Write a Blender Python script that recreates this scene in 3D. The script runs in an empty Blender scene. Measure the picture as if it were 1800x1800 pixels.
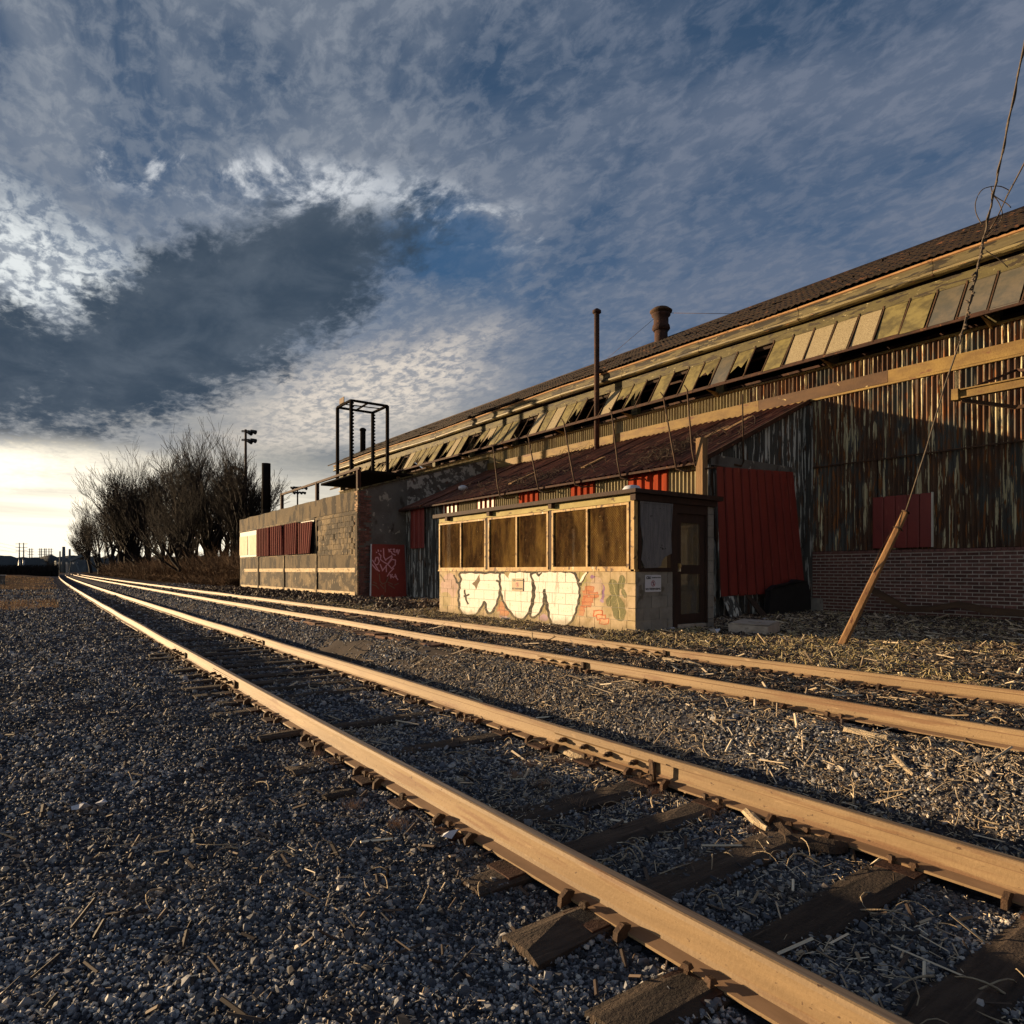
import bpy, math, random
import numpy as np
from mathutils import Vector, Matrix

R = random.Random(7)
NR = np.random.default_rng(11)
SC = bpy.context.scene
COL = SC.collection

# ------------------------------------------------------------------ camera
F = 1170.0                      # focal length in photograph pixels (1800 wide)
YAW = math.atan(848 / F)        # view turned right of the track direction (+Y)
SA, CA = math.sin(YAW), math.cos(YAW)
EYE = 1.42
cam_d = bpy.data.cameras.new('camera')
cam_d.sensor_width = 36
cam_d.lens = 36 * F / 1800
cam_d.shift_y = 103 / 1800
cam_d.clip_start = 0.05
cam_d.clip_end = 6000
cam = bpy.data.objects.new('camera', cam_d)
cam.location = (0, 0, EYE)
cam.rotation_euler = (math.radians(90), 0, -YAW)
COL.objects.link(cam)
SC.camera = cam

# ------------------------------------------------------------------ colour management, render
SC.view_settings.view_transform = 'Standard'
SC.view_settings.look = 'None'
SC.view_settings.gamma = 1
SC.view_settings.exposure = 1.22
SC.view_settings.use_curve_mapping = False
SC.cycles.use_denoising = True
SC.cycles.max_bounces = 5
SC.cycles.transparent_max_bounces = 12

# ------------------------------------------------------------------ node expression helper
class X:
    def __init__(s, nt, v): s.nt = nt; s.v = v
    def _op(s, op, *o, clamp=False):
        n = s.nt.nodes.new('ShaderNodeMath'); n.operation = op; n.use_clamp = clamp
        for i, q in enumerate((s,) + o):
            q = q.v if isinstance(q, X) else q
            if isinstance(q, (int, float)): n.inputs[i].default_value = q
            else: s.nt.links.new(q, n.inputs[i])
        return X(s.nt, n.outputs[0])
    def __add__(s, o): return s._op('ADD', o)
    __radd__ = __add__
    def __sub__(s, o): return s._op('SUBTRACT', o)
    def __rsub__(s, o): return X(s.nt, o)._op('SUBTRACT', s)
    def __mul__(s, o): return s._op('MULTIPLY', o)
    __rmul__ = __mul__
    def __truediv__(s, o): return s._op('DIVIDE', o)
    def __neg__(s): return s * -1.0
    def sq(s): return s * s
    def sqrt(s): return s._op('SQRT')
    def max(s, o): return s._op('MAXIMUM', o)
    def min(s, o): return s._op('MINIMUM', o)
    def pow(s, o): return s._op('POWER', o)
    def sat(s): return s._op('ADD', 0.0, clamp=True)
    def ss(s, a, b):            # smoothstep from a (0) to b (1)
        n = s.nt.nodes.new('ShaderNodeMapRange'); n.interpolation_type = 'SMOOTHSTEP'
        s.nt.links.new(s.v, n.inputs['Value'])
        flip = a > b
        n.inputs['From Min'].default_value = min(a, b); n.inputs['From Max'].default_value = max(a, b)
        n.inputs['To Min'].default_value = 1.0 if flip else 0.0; n.inputs['To Max'].default_value = 0.0 if flip else 1.0
        return X(s.nt, n.outputs[0])

def vec(nt, x, y, z):
    n = nt.nodes.new('ShaderNodeCombineXYZ')
    for i, q in enumerate((x, y, z)):
        q = q.v if isinstance(q, X) else q
        if isinstance(q, (int, float)): n.inputs[i].default_value = q
        else: nt.links.new(q, n.inputs[i])
    return n.outputs[0]

def noise(nt, v, scale=1.0, detail=4.0, rough=0.55, dist=0.0):
    n = nt.nodes.new('ShaderNodeTexNoise'); n.noise_dimensions = '3D'
    nt.links.new(v, n.inputs['Vector'])
    n.inputs['Scale'].default_value = scale; n.inputs['Detail'].default_value = detail
    n.inputs['Roughness'].default_value = rough; n.inputs['Distortion'].default_value = dist
    return X(nt, n.outputs[0])

def mix(nt, fac, a, b, blend='MIX'):
    n = nt.nodes.new('ShaderNodeMix'); n.data_type = 'RGBA'; n.blend_type = blend
    for k, q in ((0, fac), (6, a), (7, b)):
        q = q.v if isinstance(q, X) else q
        if isinstance(q, (int, float)): n.inputs[k].default_value = q
        elif isinstance(q, tuple): n.inputs[k].default_value = (q + (1,))[:4]
        else: nt.links.new(q, n.inputs[k])
    return n.outputs[2]

# ------------------------------------------------------------------ world: evening sky with cloud decks
W = bpy.data.worlds.new('World'); SC.world = W; W.use_nodes = True
nt = W.node_tree; nt.nodes.clear()
out = nt.nodes.new('ShaderNodeOutputWorld'); bg = nt.nodes.new('ShaderNodeBackground')
nt.links.new(bg.outputs[0], out.inputs[0])
SUN = Vector((-1.0, 1.6, 0.18)).normalized()
SUN_EL = math.asin(SUN.z); SUN_AZ = math.atan2(SUN.x, SUN.y)
tc = nt.nodes.new('ShaderNodeTexCoord')
nrm = nt.nodes.new('ShaderNodeVectorMath'); nrm.operation = 'NORMALIZE'
nt.links.new(tc.outputs['Generated'], nrm.inputs[0])
sp = nt.nodes.new('ShaderNodeSeparateXYZ'); nt.links.new(nrm.outputs[0], sp.inputs[0])
dx, dy, dz = (X(nt, sp.outputs[i]) for i in range(3))
az = dx._op('ARCTAN2', dy) * 57.2958
el = dz._op('ARCSINE') * 57.2958
k = dz.max(0.0) + 0.10
P = vec(nt, dx / k * 1.6, dy / k, 0.0)
ripple = noise(nt, P, 15.0, 7, 0.64, 0.3)
ripple2 = noise(nt, P, 22.0, 5, 0.6, 0.2)
broad = noise(nt, P, 2.1, 6, 0.55, 0.4)
wisp = noise(nt, vec(nt, dx / k * 1.8, dy / k * 1.3, 3.3), 1.5, 7, 0.6, 0.6)
edge = noise(nt, P, 3.4, 8, 0.62, 0.4)

def blob(ca, ce, ang, ha, hw, inner, outer, wob=0.9):
    c, s = math.cos(math.radians(ang)), math.sin(math.radians(ang))
    u = (az - ca) * c + (el - ce) * s
    w = (el - ce) * c - (az - ca) * s
    r = ((u / ha).sq() + (w / hw).sq()).sqrt() + (edge - 0.5) * wob + (ripple - 0.5) * wob * 0.7 + (ripple2 - 0.5) * wob * 0.3
    return r.ss(outer, inner)

nish = nt.nodes.new('ShaderNodeTexSky'); nish.sky_type = 'NISHITA'; nish.sun_disc = False
nish.sun_elevation = SUN_EL; nish.sun_rotation = SUN_AZ
nish.air_density = 1.0; nish.dust_density = 1.5
nsc = nt.nodes.new('ShaderNodeVectorMath'); nsc.operation = 'SCALE'
nt.links.new(nish.outputs[0], nsc.inputs[0]); nsc.inputs['Scale'].default_value = 0.05
# clear air behind the clouds
hi = mix(nt, el.ss(14, 42), (0.055, 0.105, 0.20), (0.028, 0.062, 0.125))
base = mix(nt, 0.2, hi, nsc.outputs[0])
# thin grey-blue veil with ripples over most of the sky
veil = (wisp.ss(0.30, 0.62) * 0.60 + ripple.ss(0.42, 0.64) * 0.40) 
base = mix(nt, veil, base, mix(nt, az.ss(10, 60), (0.20, 0.225, 0.265), (0.125, 0.15, 0.205)))
# deep blue gap
gap = blob(30, 26, -20, 8, 3.5, 0.5, 1.3)
base = mix(nt, gap * 0.75, base, (0.022, 0.075, 0.165))
# lower sky brightens to warm grey, then cream at the horizon on the sun side
warm = el.ss(20, 7) * az.ss(62, 25) * az.ss(-14, 12)
base = mix(nt, warm * (0.55 + 0.45 * broad.ss(0.3, 0.7)), base, (0.36, 0.34, 0.30))
# mottled bright deck below the dark bank
m2 = blob(24, 14.5, 20, 13, 4.2, 0.35, 1.25) * (ripple.ss(0.38, 0.62) * 0.75 + 0.25)
base = mix(nt, m2 * 0.9, base, (0.62, 0.55, 0.47))
# bright mottled patch at the left
m1 = blob(-2, 20.0, 0, 11, 5.0, 0.4, 1.2) * (ripple.ss(0.40, 0.60) * 0.8 + 0.2)
base = mix(nt, m1 * 0.92, base, (0.64, 0.67, 0.67))
# dark bank
dk = blob(12.0, 19.2, 31, 21, 5.7, 0.62, 1.12, 1.15)
dk2 = blob(-3.0, 13.2, 22, 11, 4.4, 0.5, 1.15, 1.4)
dkc = mix(nt, (broad.ss(0.35, 0.7) * 0.5 + edge.ss(0.40, 0.66) * 0.5), (0.032, 0.051, 0.078), (0.072, 0.094, 0.124))
base = mix(nt, dk.max(dk2) * 0.97, base, dkc)
# low slate bands
b1 = blob(22, 9.0, 4, 11, 1.25, 0.2, 1.4, 1.3) * 0.72
base = mix(nt, b1, base, (0.105, 0.13, 0.155))
# row of white puffs high up
pf = blob(15, 28.6, 4, 17, 2.3, 0.4, 1.25, 0.5) * edge.ss(0.50, 0.60) * (0.35 + 0.65 * ripple.ss(0.35, 0.6))
pf2 = blob(31, 28.2, -10, 9, 2.2, 0.4, 1.25, 0.5) * edge.ss(0.46, 0.60) * (0.3 + 0.7 * ripple.ss(0.35, 0.6))
base = mix(nt, pf.max(pf2) * 0.8, base, (0.58, 0.60, 0.62))
# horizon glow
streak = noise(nt, vec(nt, az * 0.05, el * 0.6, 1.0), 1.0, 5, 0.55, 0.3)
gl = el.ss(10.5, 3.5) * az.ss(36, 5) 
gl = (gl * (0.65 + 0.55 * streak.ss(0.38, 0.6))).sat()
base = mix(nt, gl, base, (1.04, 0.94, 0.74))
gl2 = blob(-7, 6.6, 6, 13, 1.9, 0.2, 1.3, 0.9)
base = mix(nt, gl2 * 0.85, base, (1.25, 1.12, 0.88))
# glow round the low sun, outside the frame to the left
dot = (dx * SUN.x + dy * SUN.y + dz * SUN.z).max(0.0)
sg = dot.pow(45.0)
base = mix(nt, (sg * 0.8).sat(), base, (1.3, 0.95, 0.55))
nt.links.new(base, bg.inputs[0]); bg.inputs[1].default_value = 0.56
W.cycles.sampling_method = 'MANUAL'; W.cycles.sample_map_resolution = 512

# ------------------------------------------------------------------ sun
sl = bpy.data.lights.new('sun', 'SUN'); sl.energy = 5.0; sl.angle = math.radians(0.6); sl.color = (1.0, 0.71, 0.40)
so = bpy.data.objects.new('sun', sl); so.rotation_euler = SUN.to_track_quat('Z', 'Y').to_euler(); so.location = (-20, 30, 20)
COL.objects.link(so)

# ------------------------------------------------------------------ survey helpers: photograph pixel -> real place
def onX(u, v, Xp):
    zc = F / CA * Xp / (u - 52); return ((zc - Xp * SA) / CA, EYE + (1003 - v) / F * zc)
def onY(u, v, Yp):
    t = (u - 900) / F; Xp = Yp * (SA + t * CA) / (CA - t * SA); zc = Xp * SA + Yp * CA
    return (Xp, EYE + (1003 - v) / F * zc)
def uY(u, Xp): return onX(u, 1003, Xp)[0]
def shift(Y):
    Y = np.asarray(Y, float); return np.where(Y > 5, 0.01 * (Y - 5) + 0.5e-4 * (Y * Y - 25), 0.0)
def sst(a, b, x):
    t = np.clip((np.asarray(x, float) - a) / (b - a), 0, 1); return t * t * (3 - 2 * t)
def gh(x, y):
    x = np.asarray(x, float); y = np.asarray(y, float); q = x - shift(y)
    h = 0.345 * sst(3.65, 4.35, q) + 0.018 * sst(6.7, 8.2, q) - 0.022 * sst(1.15, 1.4, q) * sst(4.0, 3.7, q) + 0.05 * sst(9, 15, q)
    h = h + 0.012 * np.sin(x * 3.1 + 1.3 * np.sin(y * 1.7)) * np.cos(y * 2.3 + x) + 0.006 * np.sin(x * 9 + y * 5) * np.sin(y * 8 - x * 4)
    h = h + 0.05 * np.exp(-((q - 8.9) / 0.9) ** 2) * sst(16, 21, y) * (1 + 0.8 * np.sin(y * 1.9) * np.sin(y * .83 + 1)) 
    h = h - 0.05 * sst(0.8, -1.5, q) * sst(60, 6, y) + 0.35 * sst(-1.0, -6.0, q) * sst(34, 60, y)
    return h
def ground_at(u, v):
    h = EYE
    for _ in range(12):
        zc = F * h / (v - 1003); xc = (u - 900) / F * zc
        x, y = zc * SA + xc * CA, zc * CA - xc * SA
        h = EYE - float(gh(x, y))
    return x, y, EYE - h

# ------------------------------------------------------------------ materials
def newmat(name):
    m = bpy.data.materials.new(name); m.use_nodes = True
    nt = m.node_tree; b = nt.nodes['Principled BSDF']; return m, nt, b
def pos(nt): return nt.nodes.new('ShaderNodeNewGeometry').outputs['Position']
def pscale(nt, p, s):
    n = nt.nodes.new('ShaderNodeVectorMath'); n.operation = 'MULTIPLY'; nt.links.new(p, n.inputs[0])
    n.inputs[1].default_value = s if isinstance(s, tuple) else (s, s, s); return n.outputs[0]
def pm(name, c1, c2=None, s=3.0, layers=(), rough=0.85, bump=0.0, bs=40.0, metal=0.0, spec=0.3, rnd=0.0, det=6):
    m, nt, b = newmat(name); p = pos(nt)
    K = 0.84; c1 = tuple(q * K for q in c1); c2 = tuple(q * K for q in c2) if c2 else None; layers = [(tuple(q * K for q in L[0]),) + tuple(L[1:]) for L in layers]
    c2 = c2 or tuple(q * 0.6 for q in c1)
    col = mix(nt, noise(nt, pscale(nt, p, s), 1.0, det, 0.65).ss(0.3, 0.7), c1, c2)
    for L in layers:
        c, sc, lo, hi = L[:4]
        f = noise(nt, pscale(nt, p, sc), 1.0, L[4] if len(L) > 4 else 6, 0.6, 0.2).ss(lo, hi)
        col = mix(nt, f, col, c)
    if rnd:
        oi = nt.nodes.new('ShaderNodeObjectInfo'); r = X(nt, oi.outputs['Random']) * (2 * rnd) + (1 - rnd)
        g = vec(nt, r, r, r); col = mix(nt, 1.0, col, g, 'MULTIPLY')
    nt.links.new(col, b.inputs['Base Color'])
    b.inputs['Roughness'].default_value = rough; b.inputs['Metallic'].default_value = metal
    b.inputs['Specular IOR Level'].default_value = spec
    if bump:
        bn = nt.nodes.new('ShaderNodeBump'); bn.inputs['Strength'].default_value = bump; bn.inputs['Distance'].default_value = 0.02
        nt.links.new(noise(nt, p, bs, 5, 0.65).v, bn.inputs['Height']); nt.links.new(bn.outputs[0], b.inputs['Normal'])
    return m
M = {}
M['rail'] = pm('rail_rust', (0.315, 0.215, 0.115), (0.215, 0.142, 0.074), (3, 0.9, 10), [((0.20, 0.11, 0.055), (9, 1.1, 13), 0.52, 0.66, 9), ((0.40, 0.28, 0.16), (30, 5, 30), 0.60, 0.76), ((0.09, 0.05, 0.03), (45, 30, 45), 0.64, 0.69)], rough=0.65, bump=0.12, bs=60, spec=0.35)
M['rail_top'] = pm('rail_running_surface', (0.42, 0.32, 0.22), (0.24, 0.165, 0.105), (70, 0.8, 4), [((0.16, 0.10, 0.06), (60, 2.0, 5), 0.56, 0.66)], rough=0.38, metal=0.35, spec=0.6)
M['rail_shade'] = pm('rail_shade_tone', (0.14, 0.085, 0.05), (0.24, 0.15, 0.09), (8, 1.5, 8), rough=0.8)  # darker rust tone that paints the shadow line under the rail head
M['soot'] = pm('soot_black_steel', (0.010, 0.009, 0.009), (0.018, 0.013, 0.011), 4, rough=1.0, spec=0.03)
M['iron'] = pm('dark_iron', (0.045, 0.028, 0.018), (0.10, 0.05, 0.025), 12, rough=0.8, bump=0.4, bs=80)
M['tie'] = pm('weathered_tie', (0.085, 0.060, 0.044), (0.032, 0.024, 0.019), (3, 26, 8), [((0.16, 0.12, 0.09), (5, 60, 10), 0.62, 0.72)], rough=0.95, bump=0.9, bs=50, rnd=0.25)
M['crosswood'] = pm('reddish_crossing_timber', (0.16, 0.075, 0.045), (0.09, 0.045, 0.03), (20, 3, 8), rough=0.9, bump=0.6, bs=40, rnd=0.2)
M['rust'] = pm('rusted_steel', (0.065, 0.026, 0.016), (0.028, 0.013, 0.009), 5, [((0.16, 0.07, 0.03), 9, 0.6, 0.68)], rough=0.85, bump=0.4, bs=60)
M['beamy'] = pm('ochre_painted_beam', (0.27, 0.175, 0.05), (0.16, 0.095, 0.03), (3, 1.5, 4), [((0.14, 0.06, 0.03), (4, 2, 8), 0.58, 0.66)], rough=0.7, bump=0.3, bs=30, rnd=0.12)
M['beamb'] = pm('brown_rusted_beam', (0.125, 0.068, 0.032), (0.075, 0.040, 0.022), (2, 1, 3), [((0.55, 0.42, 0.2), (8, 5, 9), 0.68, 0.72)], rough=0.75, bump=0.3, bs=30, rnd=0.15)
M['fasc'] = pm('yellow_green_fascia', (0.42, 0.36, 0.15), (0.30, 0.24, 0.09), (4, 3, 6), [((0.12, 0.08, 0.04), (5, 4, 14), 0.58, 0.64)], rough=0.8)
M['olive'] = pm('peeling_olive_paint', (0.125, 0.105, 0.042), (0.08, 0.066, 0.026), (3, 2, 5), [((0.04, 0.03, 0.018), (5, 2.2, 12), 0.53, 0.57), ((0.42, 0.36, 0.2), (18, 8, 18), 0.63, 0.70)], rough=0.75, bump=0.3, bs=40)
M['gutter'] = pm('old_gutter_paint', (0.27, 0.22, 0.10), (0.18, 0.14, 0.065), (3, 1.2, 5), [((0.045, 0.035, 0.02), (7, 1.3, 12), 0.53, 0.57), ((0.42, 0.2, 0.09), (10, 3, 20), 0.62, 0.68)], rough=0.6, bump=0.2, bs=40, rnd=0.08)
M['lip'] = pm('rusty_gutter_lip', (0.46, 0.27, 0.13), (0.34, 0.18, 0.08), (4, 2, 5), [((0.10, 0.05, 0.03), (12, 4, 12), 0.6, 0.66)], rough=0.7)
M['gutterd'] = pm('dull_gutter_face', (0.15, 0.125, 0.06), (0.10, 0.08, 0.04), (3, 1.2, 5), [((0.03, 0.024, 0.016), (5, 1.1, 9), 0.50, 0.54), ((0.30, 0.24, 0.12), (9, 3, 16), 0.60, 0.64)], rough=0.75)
M['corr'] = pm('peeling_corrugated_steel', (0.13, 0.070, 0.038), (0.070, 0.038, 0.025), (3, 3, 1.2),
   [((0.085, 0.085, 0.075), (2.0, 2.0, 0.8), 0.50, 0.60), ((0.60, 0.53, 0.33), (11, 11, 0.8), 0.57, 0.588, 5), ((0.24, 0.09, 0.025), (16, 16, 2.0), 0.56, 0.62)], rnd=0.22, rough=0.75, bump=0.25, bs=50)
M['corrt'] = pm('grey_corrugated_steel', (0.085, 0.085, 0.078), (0.05, 0.048, 0.044), (3, 3, 1.2),
   [((0.52, 0.52, 0.48), (12, 12, 0.8), 0.545, 0.565, 5), ((0.09, 0.05, 0.03), (9, 9, 1.4), 0.56, 0.62)], rnd=0.2, rough=0.75, bump=0.25, bs=50)
M['strip'] = pm('yellowed_corrugated_sheet', (0.32, 0.27, 0.14), (0.22, 0.17, 0.09), (4, 4, 2), [((0.09, 0.05, 0.03), (9, 9, 2), 0.6, 0.68)], rough=0.7, bump=0.2, bs=50)
M['red'] = pm('dark_red_sheet', (0.25, 0.036, 0.026), (0.20, 0.028, 0.022), (2, 2, 1), [((0.13, 0.02, 0.018), (3, 3, 1), 0.58, 0.72), ((0.34, 0.09, 0.06), (14, 14, 1.5), 0.64, 0.70)], rough=0.55, spec=0.4, rnd=0.05)
M['redl'] = pm('sunlit_red_sheet', (0.33, 0.055, 0.022), (0.20, 0.035, 0.015), (4, 4, 1), [((0.45, 0.2, 0.1), (20, 20, 3), 0.66, 0.74)], rough=0.9, spec=0.05)  # sunlit copy of the red sheet, made lighter and more orange by colour
M['redp'] = pm('pinkish_red_corrugated', (0.24, 0.055, 0.045), (0.14, 0.032, 0.028), (4, 6, 0.8), [((0.24, 0.10, 0.08), (9, 12, 1), 0.62, 0.70)], rough=0.85, spec=0.1)

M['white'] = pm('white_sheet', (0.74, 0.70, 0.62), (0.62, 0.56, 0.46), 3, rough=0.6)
M['board'] = pm('pale_board', (0.60, 0.52, 0.38), (0.5, 0.42, 0.3), 3, [((0.3, 0.22, 0.14), 6, 0.62, 0.75)], rough=0.8)
M['roofm'] = pm('dark_rusty_roof', (0.036, 0.020, 0.015), (0.018, 0.012, 0.010), (4, 4, 4), [((0.14, 0.06, 0.03), (9, 4, 9), 0.60, 0.70)], rough=0.85, bump=0.4, bs=40, rnd=0.2)
M['roofl'] = pm('rust_red_roof', (0.20, 0.068, 0.040), (0.065, 0.026, 0.018), (1.2, 7, 1.2), [((0.34, 0.16, 0.08), (1.5, 22, 1.5), 0.58, 0.64), ((0.03, 0.014, 0.010), (1.5, 18, 1.5), 0.57, 0.62)], rough=0.85, bump=0.4, bs=40, rnd=0.2)
M['concd'] = pm('dark_weathered_parapet', (0.13, 0.095, 0.055), (0.075, 0.055, 0.033), (1.5, 1.5, 0.8), [((0.026, 0.020, 0.015), (2.0, 2.0, 0.8), 0.47, 0.56, 8), ((0.26, 0.2, 0.12), (9, 9, 7), 0.64, 0.70)], rough=0.95, bump=1.0, bs=14)
M['conc'] = pm('stained_concrete', (0.21, 0.155, 0.088), (0.11, 0.08, 0.046), (1.6, 1.6, 0.8), [((0.040, 0.030, 0.020), (1.1, 1.1, 1.5), 0.44, 0.53, 9), ((0.05, 0.038, 0.026), (5, 5, 0.6), 0.54, 0.60, 8), ((0.36, 0.28, 0.18), (7, 7, 5), 0.60, 0.68), ((0.10, 0.05, 0.03), (14, 14, 14), 0.66, 0.7)], rough=0.92, bump=0.9, bs=16)
M['concw'] = pm('pale_lime_band', (0.62, 0.50, 0.34), (0.46, 0.34, 0.2), (6, 6, 8), [((0.2, 0.14, 0.08), (4, 4, 12), 0.56, 0.64)], rough=0.9, bump=0.5, bs=20)
M['concg'] = pm('grey_render', (0.15, 0.145, 0.135), (0.10, 0.092, 0.085), (1.5, 1.5, 1.5), [((0.05, 0.04, 0.035), (2.5, 2.5, 1.2), 0.57, 0.68), ((0.33, 0.31, 0.27), (3.2, 3.2, 3.2), 0.60, 0.64)], rough=0.92, bump=0.8, bs=18)
M['splot'] = pm('peeling_whitewash', (0.12, 0.11, 0.10), (0.07, 0.06, 0.055), 2.0, [((0.36, 0.34, 0.31), (2.6, 2.6, 2.6), 0.50, 0.54), ((0.09, 0.05, 0.04), 5, 0.6, 0.66)], rough=0.92, bump=0.8, bs=14)
M['brick'] = pm('dark_red_brick', (0.20, 0.095, 0.078), (0.12, 0.058, 0.048), 9, [((0.24, 0.17, 0.14), 6, 0.64, 0.72)], rough=0.9, bump=0.5, bs=60, rnd=0.35)
M['mortar'] = pm('mortar', (0.62, 0.56, 0.48), (0.40, 0.36, 0.31), 8, rough=0.95, bump=0.5, bs=60)
M['quoin'] = pm('weathered_pale_brick', (0.42, 0.29, 0.17), (0.26, 0.15, 0.09), 9, rough=0.9, bump=0.5, bs=60, rnd=0.35)
M['cmuw'] = pm('grey_block', (0.30, 0.28, 0.245), (0.22, 0.20, 0.17), 4, [((0.13, 0.11, 0.08), 3, 0.58, 0.68)], rough=0.92, bump=0.5, bs=50, rnd=0.12)
M['frame'] = pm('yellowed_window_frame', (0.55, 0.38, 0.16), (0.34, 0.20, 0.07), (9, 4, 3), [((0.10, 0.05, 0.02), (14, 9, 9), 0.54, 0.60), ((0.7, 0.6, 0.42), (9, 9, 5), 0.62, 0.66)], rough=0.7)
M['brownp'] = pm('dark_brown_wood', (0.050, 0.024, 0.016), (0.030, 0.017, 0.012), (10, 10, 2), rough=0.8, bump=0.4, bs=60)
M['ply'] = pm('weathered_plywood', (0.21, 0.20, 0.20), (0.13, 0.125, 0.13), (30, 6, 3), [((0.04, 0.035, 0.03), (6, 6, 9), 0.64, 0.68)], rough=0.9, bump=0.5, bs=30)
M['post'] = pm('rough_timber_post', (0.30, 0.185, 0.088), (0.17, 0.10, 0.048), (22, 22, 1.0), rough=0.85, bump=0.6, bs=40)
M['pale'] = pm('bleached_wood', (0.52, 0.42, 0.28), (0.34, 0.26, 0.17), (40, 10, 30), rough=0.9, bump=0.6, bs=60)
M['darkw'] = pm('dark_rotten_wood', (0.07, 0.045, 0.03), (0.035, 0.025, 0.02), (30, 8, 20), rough=0.95, bump=0.8, bs=60)
M['guard'] = pm('rusty_yellow_guard', (0.34, 0.19, 0.08), (0.20, 0.10, 0.04), (12, 12, 2), [((0.15, 0.06, 0.03), (20, 20, 4), 0.58, 0.66)], rough=0.7, bump=0.3, bs=60)
M['black'] = pm('black_sheet', (0.016, 0.016, 0.017), (0.010, 0.010, 0.011), 4, rough=0.6, spec=0.4)
M['slab'] = pm('concrete_slab', (0.56, 0.48, 0.40), (0.40, 0.34, 0.28), 5, [((0.36, 0.31, 0.26), 9, 0.6, 0.66)], rough=0.95, bump=0.6, bs=40)
M['litter'] = pm('white_litter', (0.62, 0.64, 0.70), (0.5, 0.5, 0.55), 6, rough=0.6)
M['bark'] = pm('grey_brown_bark', (0.020, 0.015, 0.012), (0.012, 0.009, 0.008), (6, 6, 2), rough=0.95)
M['twig'] = pm('twig_bark', (0.020, 0.014, 0.011), (0.011, 0.008, 0.007), 3, rough=0.95)
M['brush'] = pm('dry_brush', (0.13, 0.072, 0.035), (0.065, 0.036, 0.020), (0.6, 0.6, 0.6), [((0.20, 0.11, 0.05), (3, 3, 3), 0.58, 0.68)], rough=0.95)
M['cable'] = pm('old_cable', (0.05, 0.04, 0.035), (0.12, 0.09, 0.06), 30, rough=0.7)
M['hill'] = pm('wooded_hill', (0.038, 0.050, 0.055), (0.022, 0.030, 0.034), 0.05, rough=1.0)
M['galv'] = pm('galvanised_steel', (0.42, 0.42, 0.42), (0.33, 0.33, 0.34), 1, rough=0.5, metal=0.4)
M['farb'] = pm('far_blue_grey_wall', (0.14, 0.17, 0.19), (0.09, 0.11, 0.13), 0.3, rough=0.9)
M['dirt'] = pm('dark_mud', (0.042, 0.026, 0.020), (0.03, 0.020, 0.016), 3, rough=0.9, bump=0.3, bs=20)
M['tuftg'] = pm('golden_grass', (0.75, 0.48, 0.22), (0.50, 0.31, 0.14), 1, rough=0.95)
M['tuft'] = pm('dry_grass', (0.50, 0.32, 0.21), (0.36, 0.22, 0.13), 4, rough=0.9)

def stone_mat(name, ramp):
    m, nt, b = newmat(name); oi = nt.nodes.new('ShaderNodeObjectInfo'); cr = nt.nodes.new('ShaderNodeValToRGB')
    nt.links.new(oi.outputs['Random'], cr.inputs[0]); e = cr.color_ramp.elements
    e[0].position = ramp[0][0]; e[0].color = ramp[0][1] + (1,); e[1].position = ramp[-1][0]; e[1].color = ramp[-1][1] + (1,)
    for p, c in ramp[1:-1]:
        q = e.new(p); q.color = c + (1,)
    p = pos(nt); g1 = noise(nt, p, 0.55, 4, 0.6).ss(0.34, 0.64); col = cr.outputs[0]
    if name == 'ballast_stones': col = mix(nt, (g1 * -1.0 + 1.0) * 0.55, col, (0.035, 0.032, 0.030)); col = mix(nt, noise(nt, p, 1.7, 5, 0.65).ss(0.54, 0.66) * 0.6, col, (0.13, 0.095, 0.065))
    nt.links.new(col, b.inputs['Base Color']); b.inputs['Roughness'].default_value = 0.8
    b.inputs['Specular IOR Level'].default_value = 0.35
    return m
M['gravel'] = stone_mat('ballast_stones', [(0, (0.020, 0.021, 0.026)), (0.35, (0.062, 0.067, 0.082)), (0.68, (0.165, 0.176, 0.205)), (0.86, (0.36, 0.355, 0.355)), (1, (0.62, 0.56, 0.48))])
M['straw'] = stone_mat('straw', [(0, (0.22, 0.16, 0.10)), (0.5, (0.46, 0.36, 0.24)), (0.85, (0.66, 0.54, 0.38)), (1, (0.80, 0.70, 0.52))])
M['strawg'] = stone_mat('dry_weeds', [(0, (0.14, 0.11, 0.05)), (0.4, (0.36, 0.29, 0.12)), (0.8, (0.58, 0.46, 0.24)), (1, (0.70, 0.60, 0.36))])
M['darkbits'] = stone_mat('dark_bark_bits', [(0, (0.02, 0.015, 0.012)), (0.6, (0.06, 0.04, 0.03)), (1, (0.12, 0.085, 0.06))])

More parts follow.
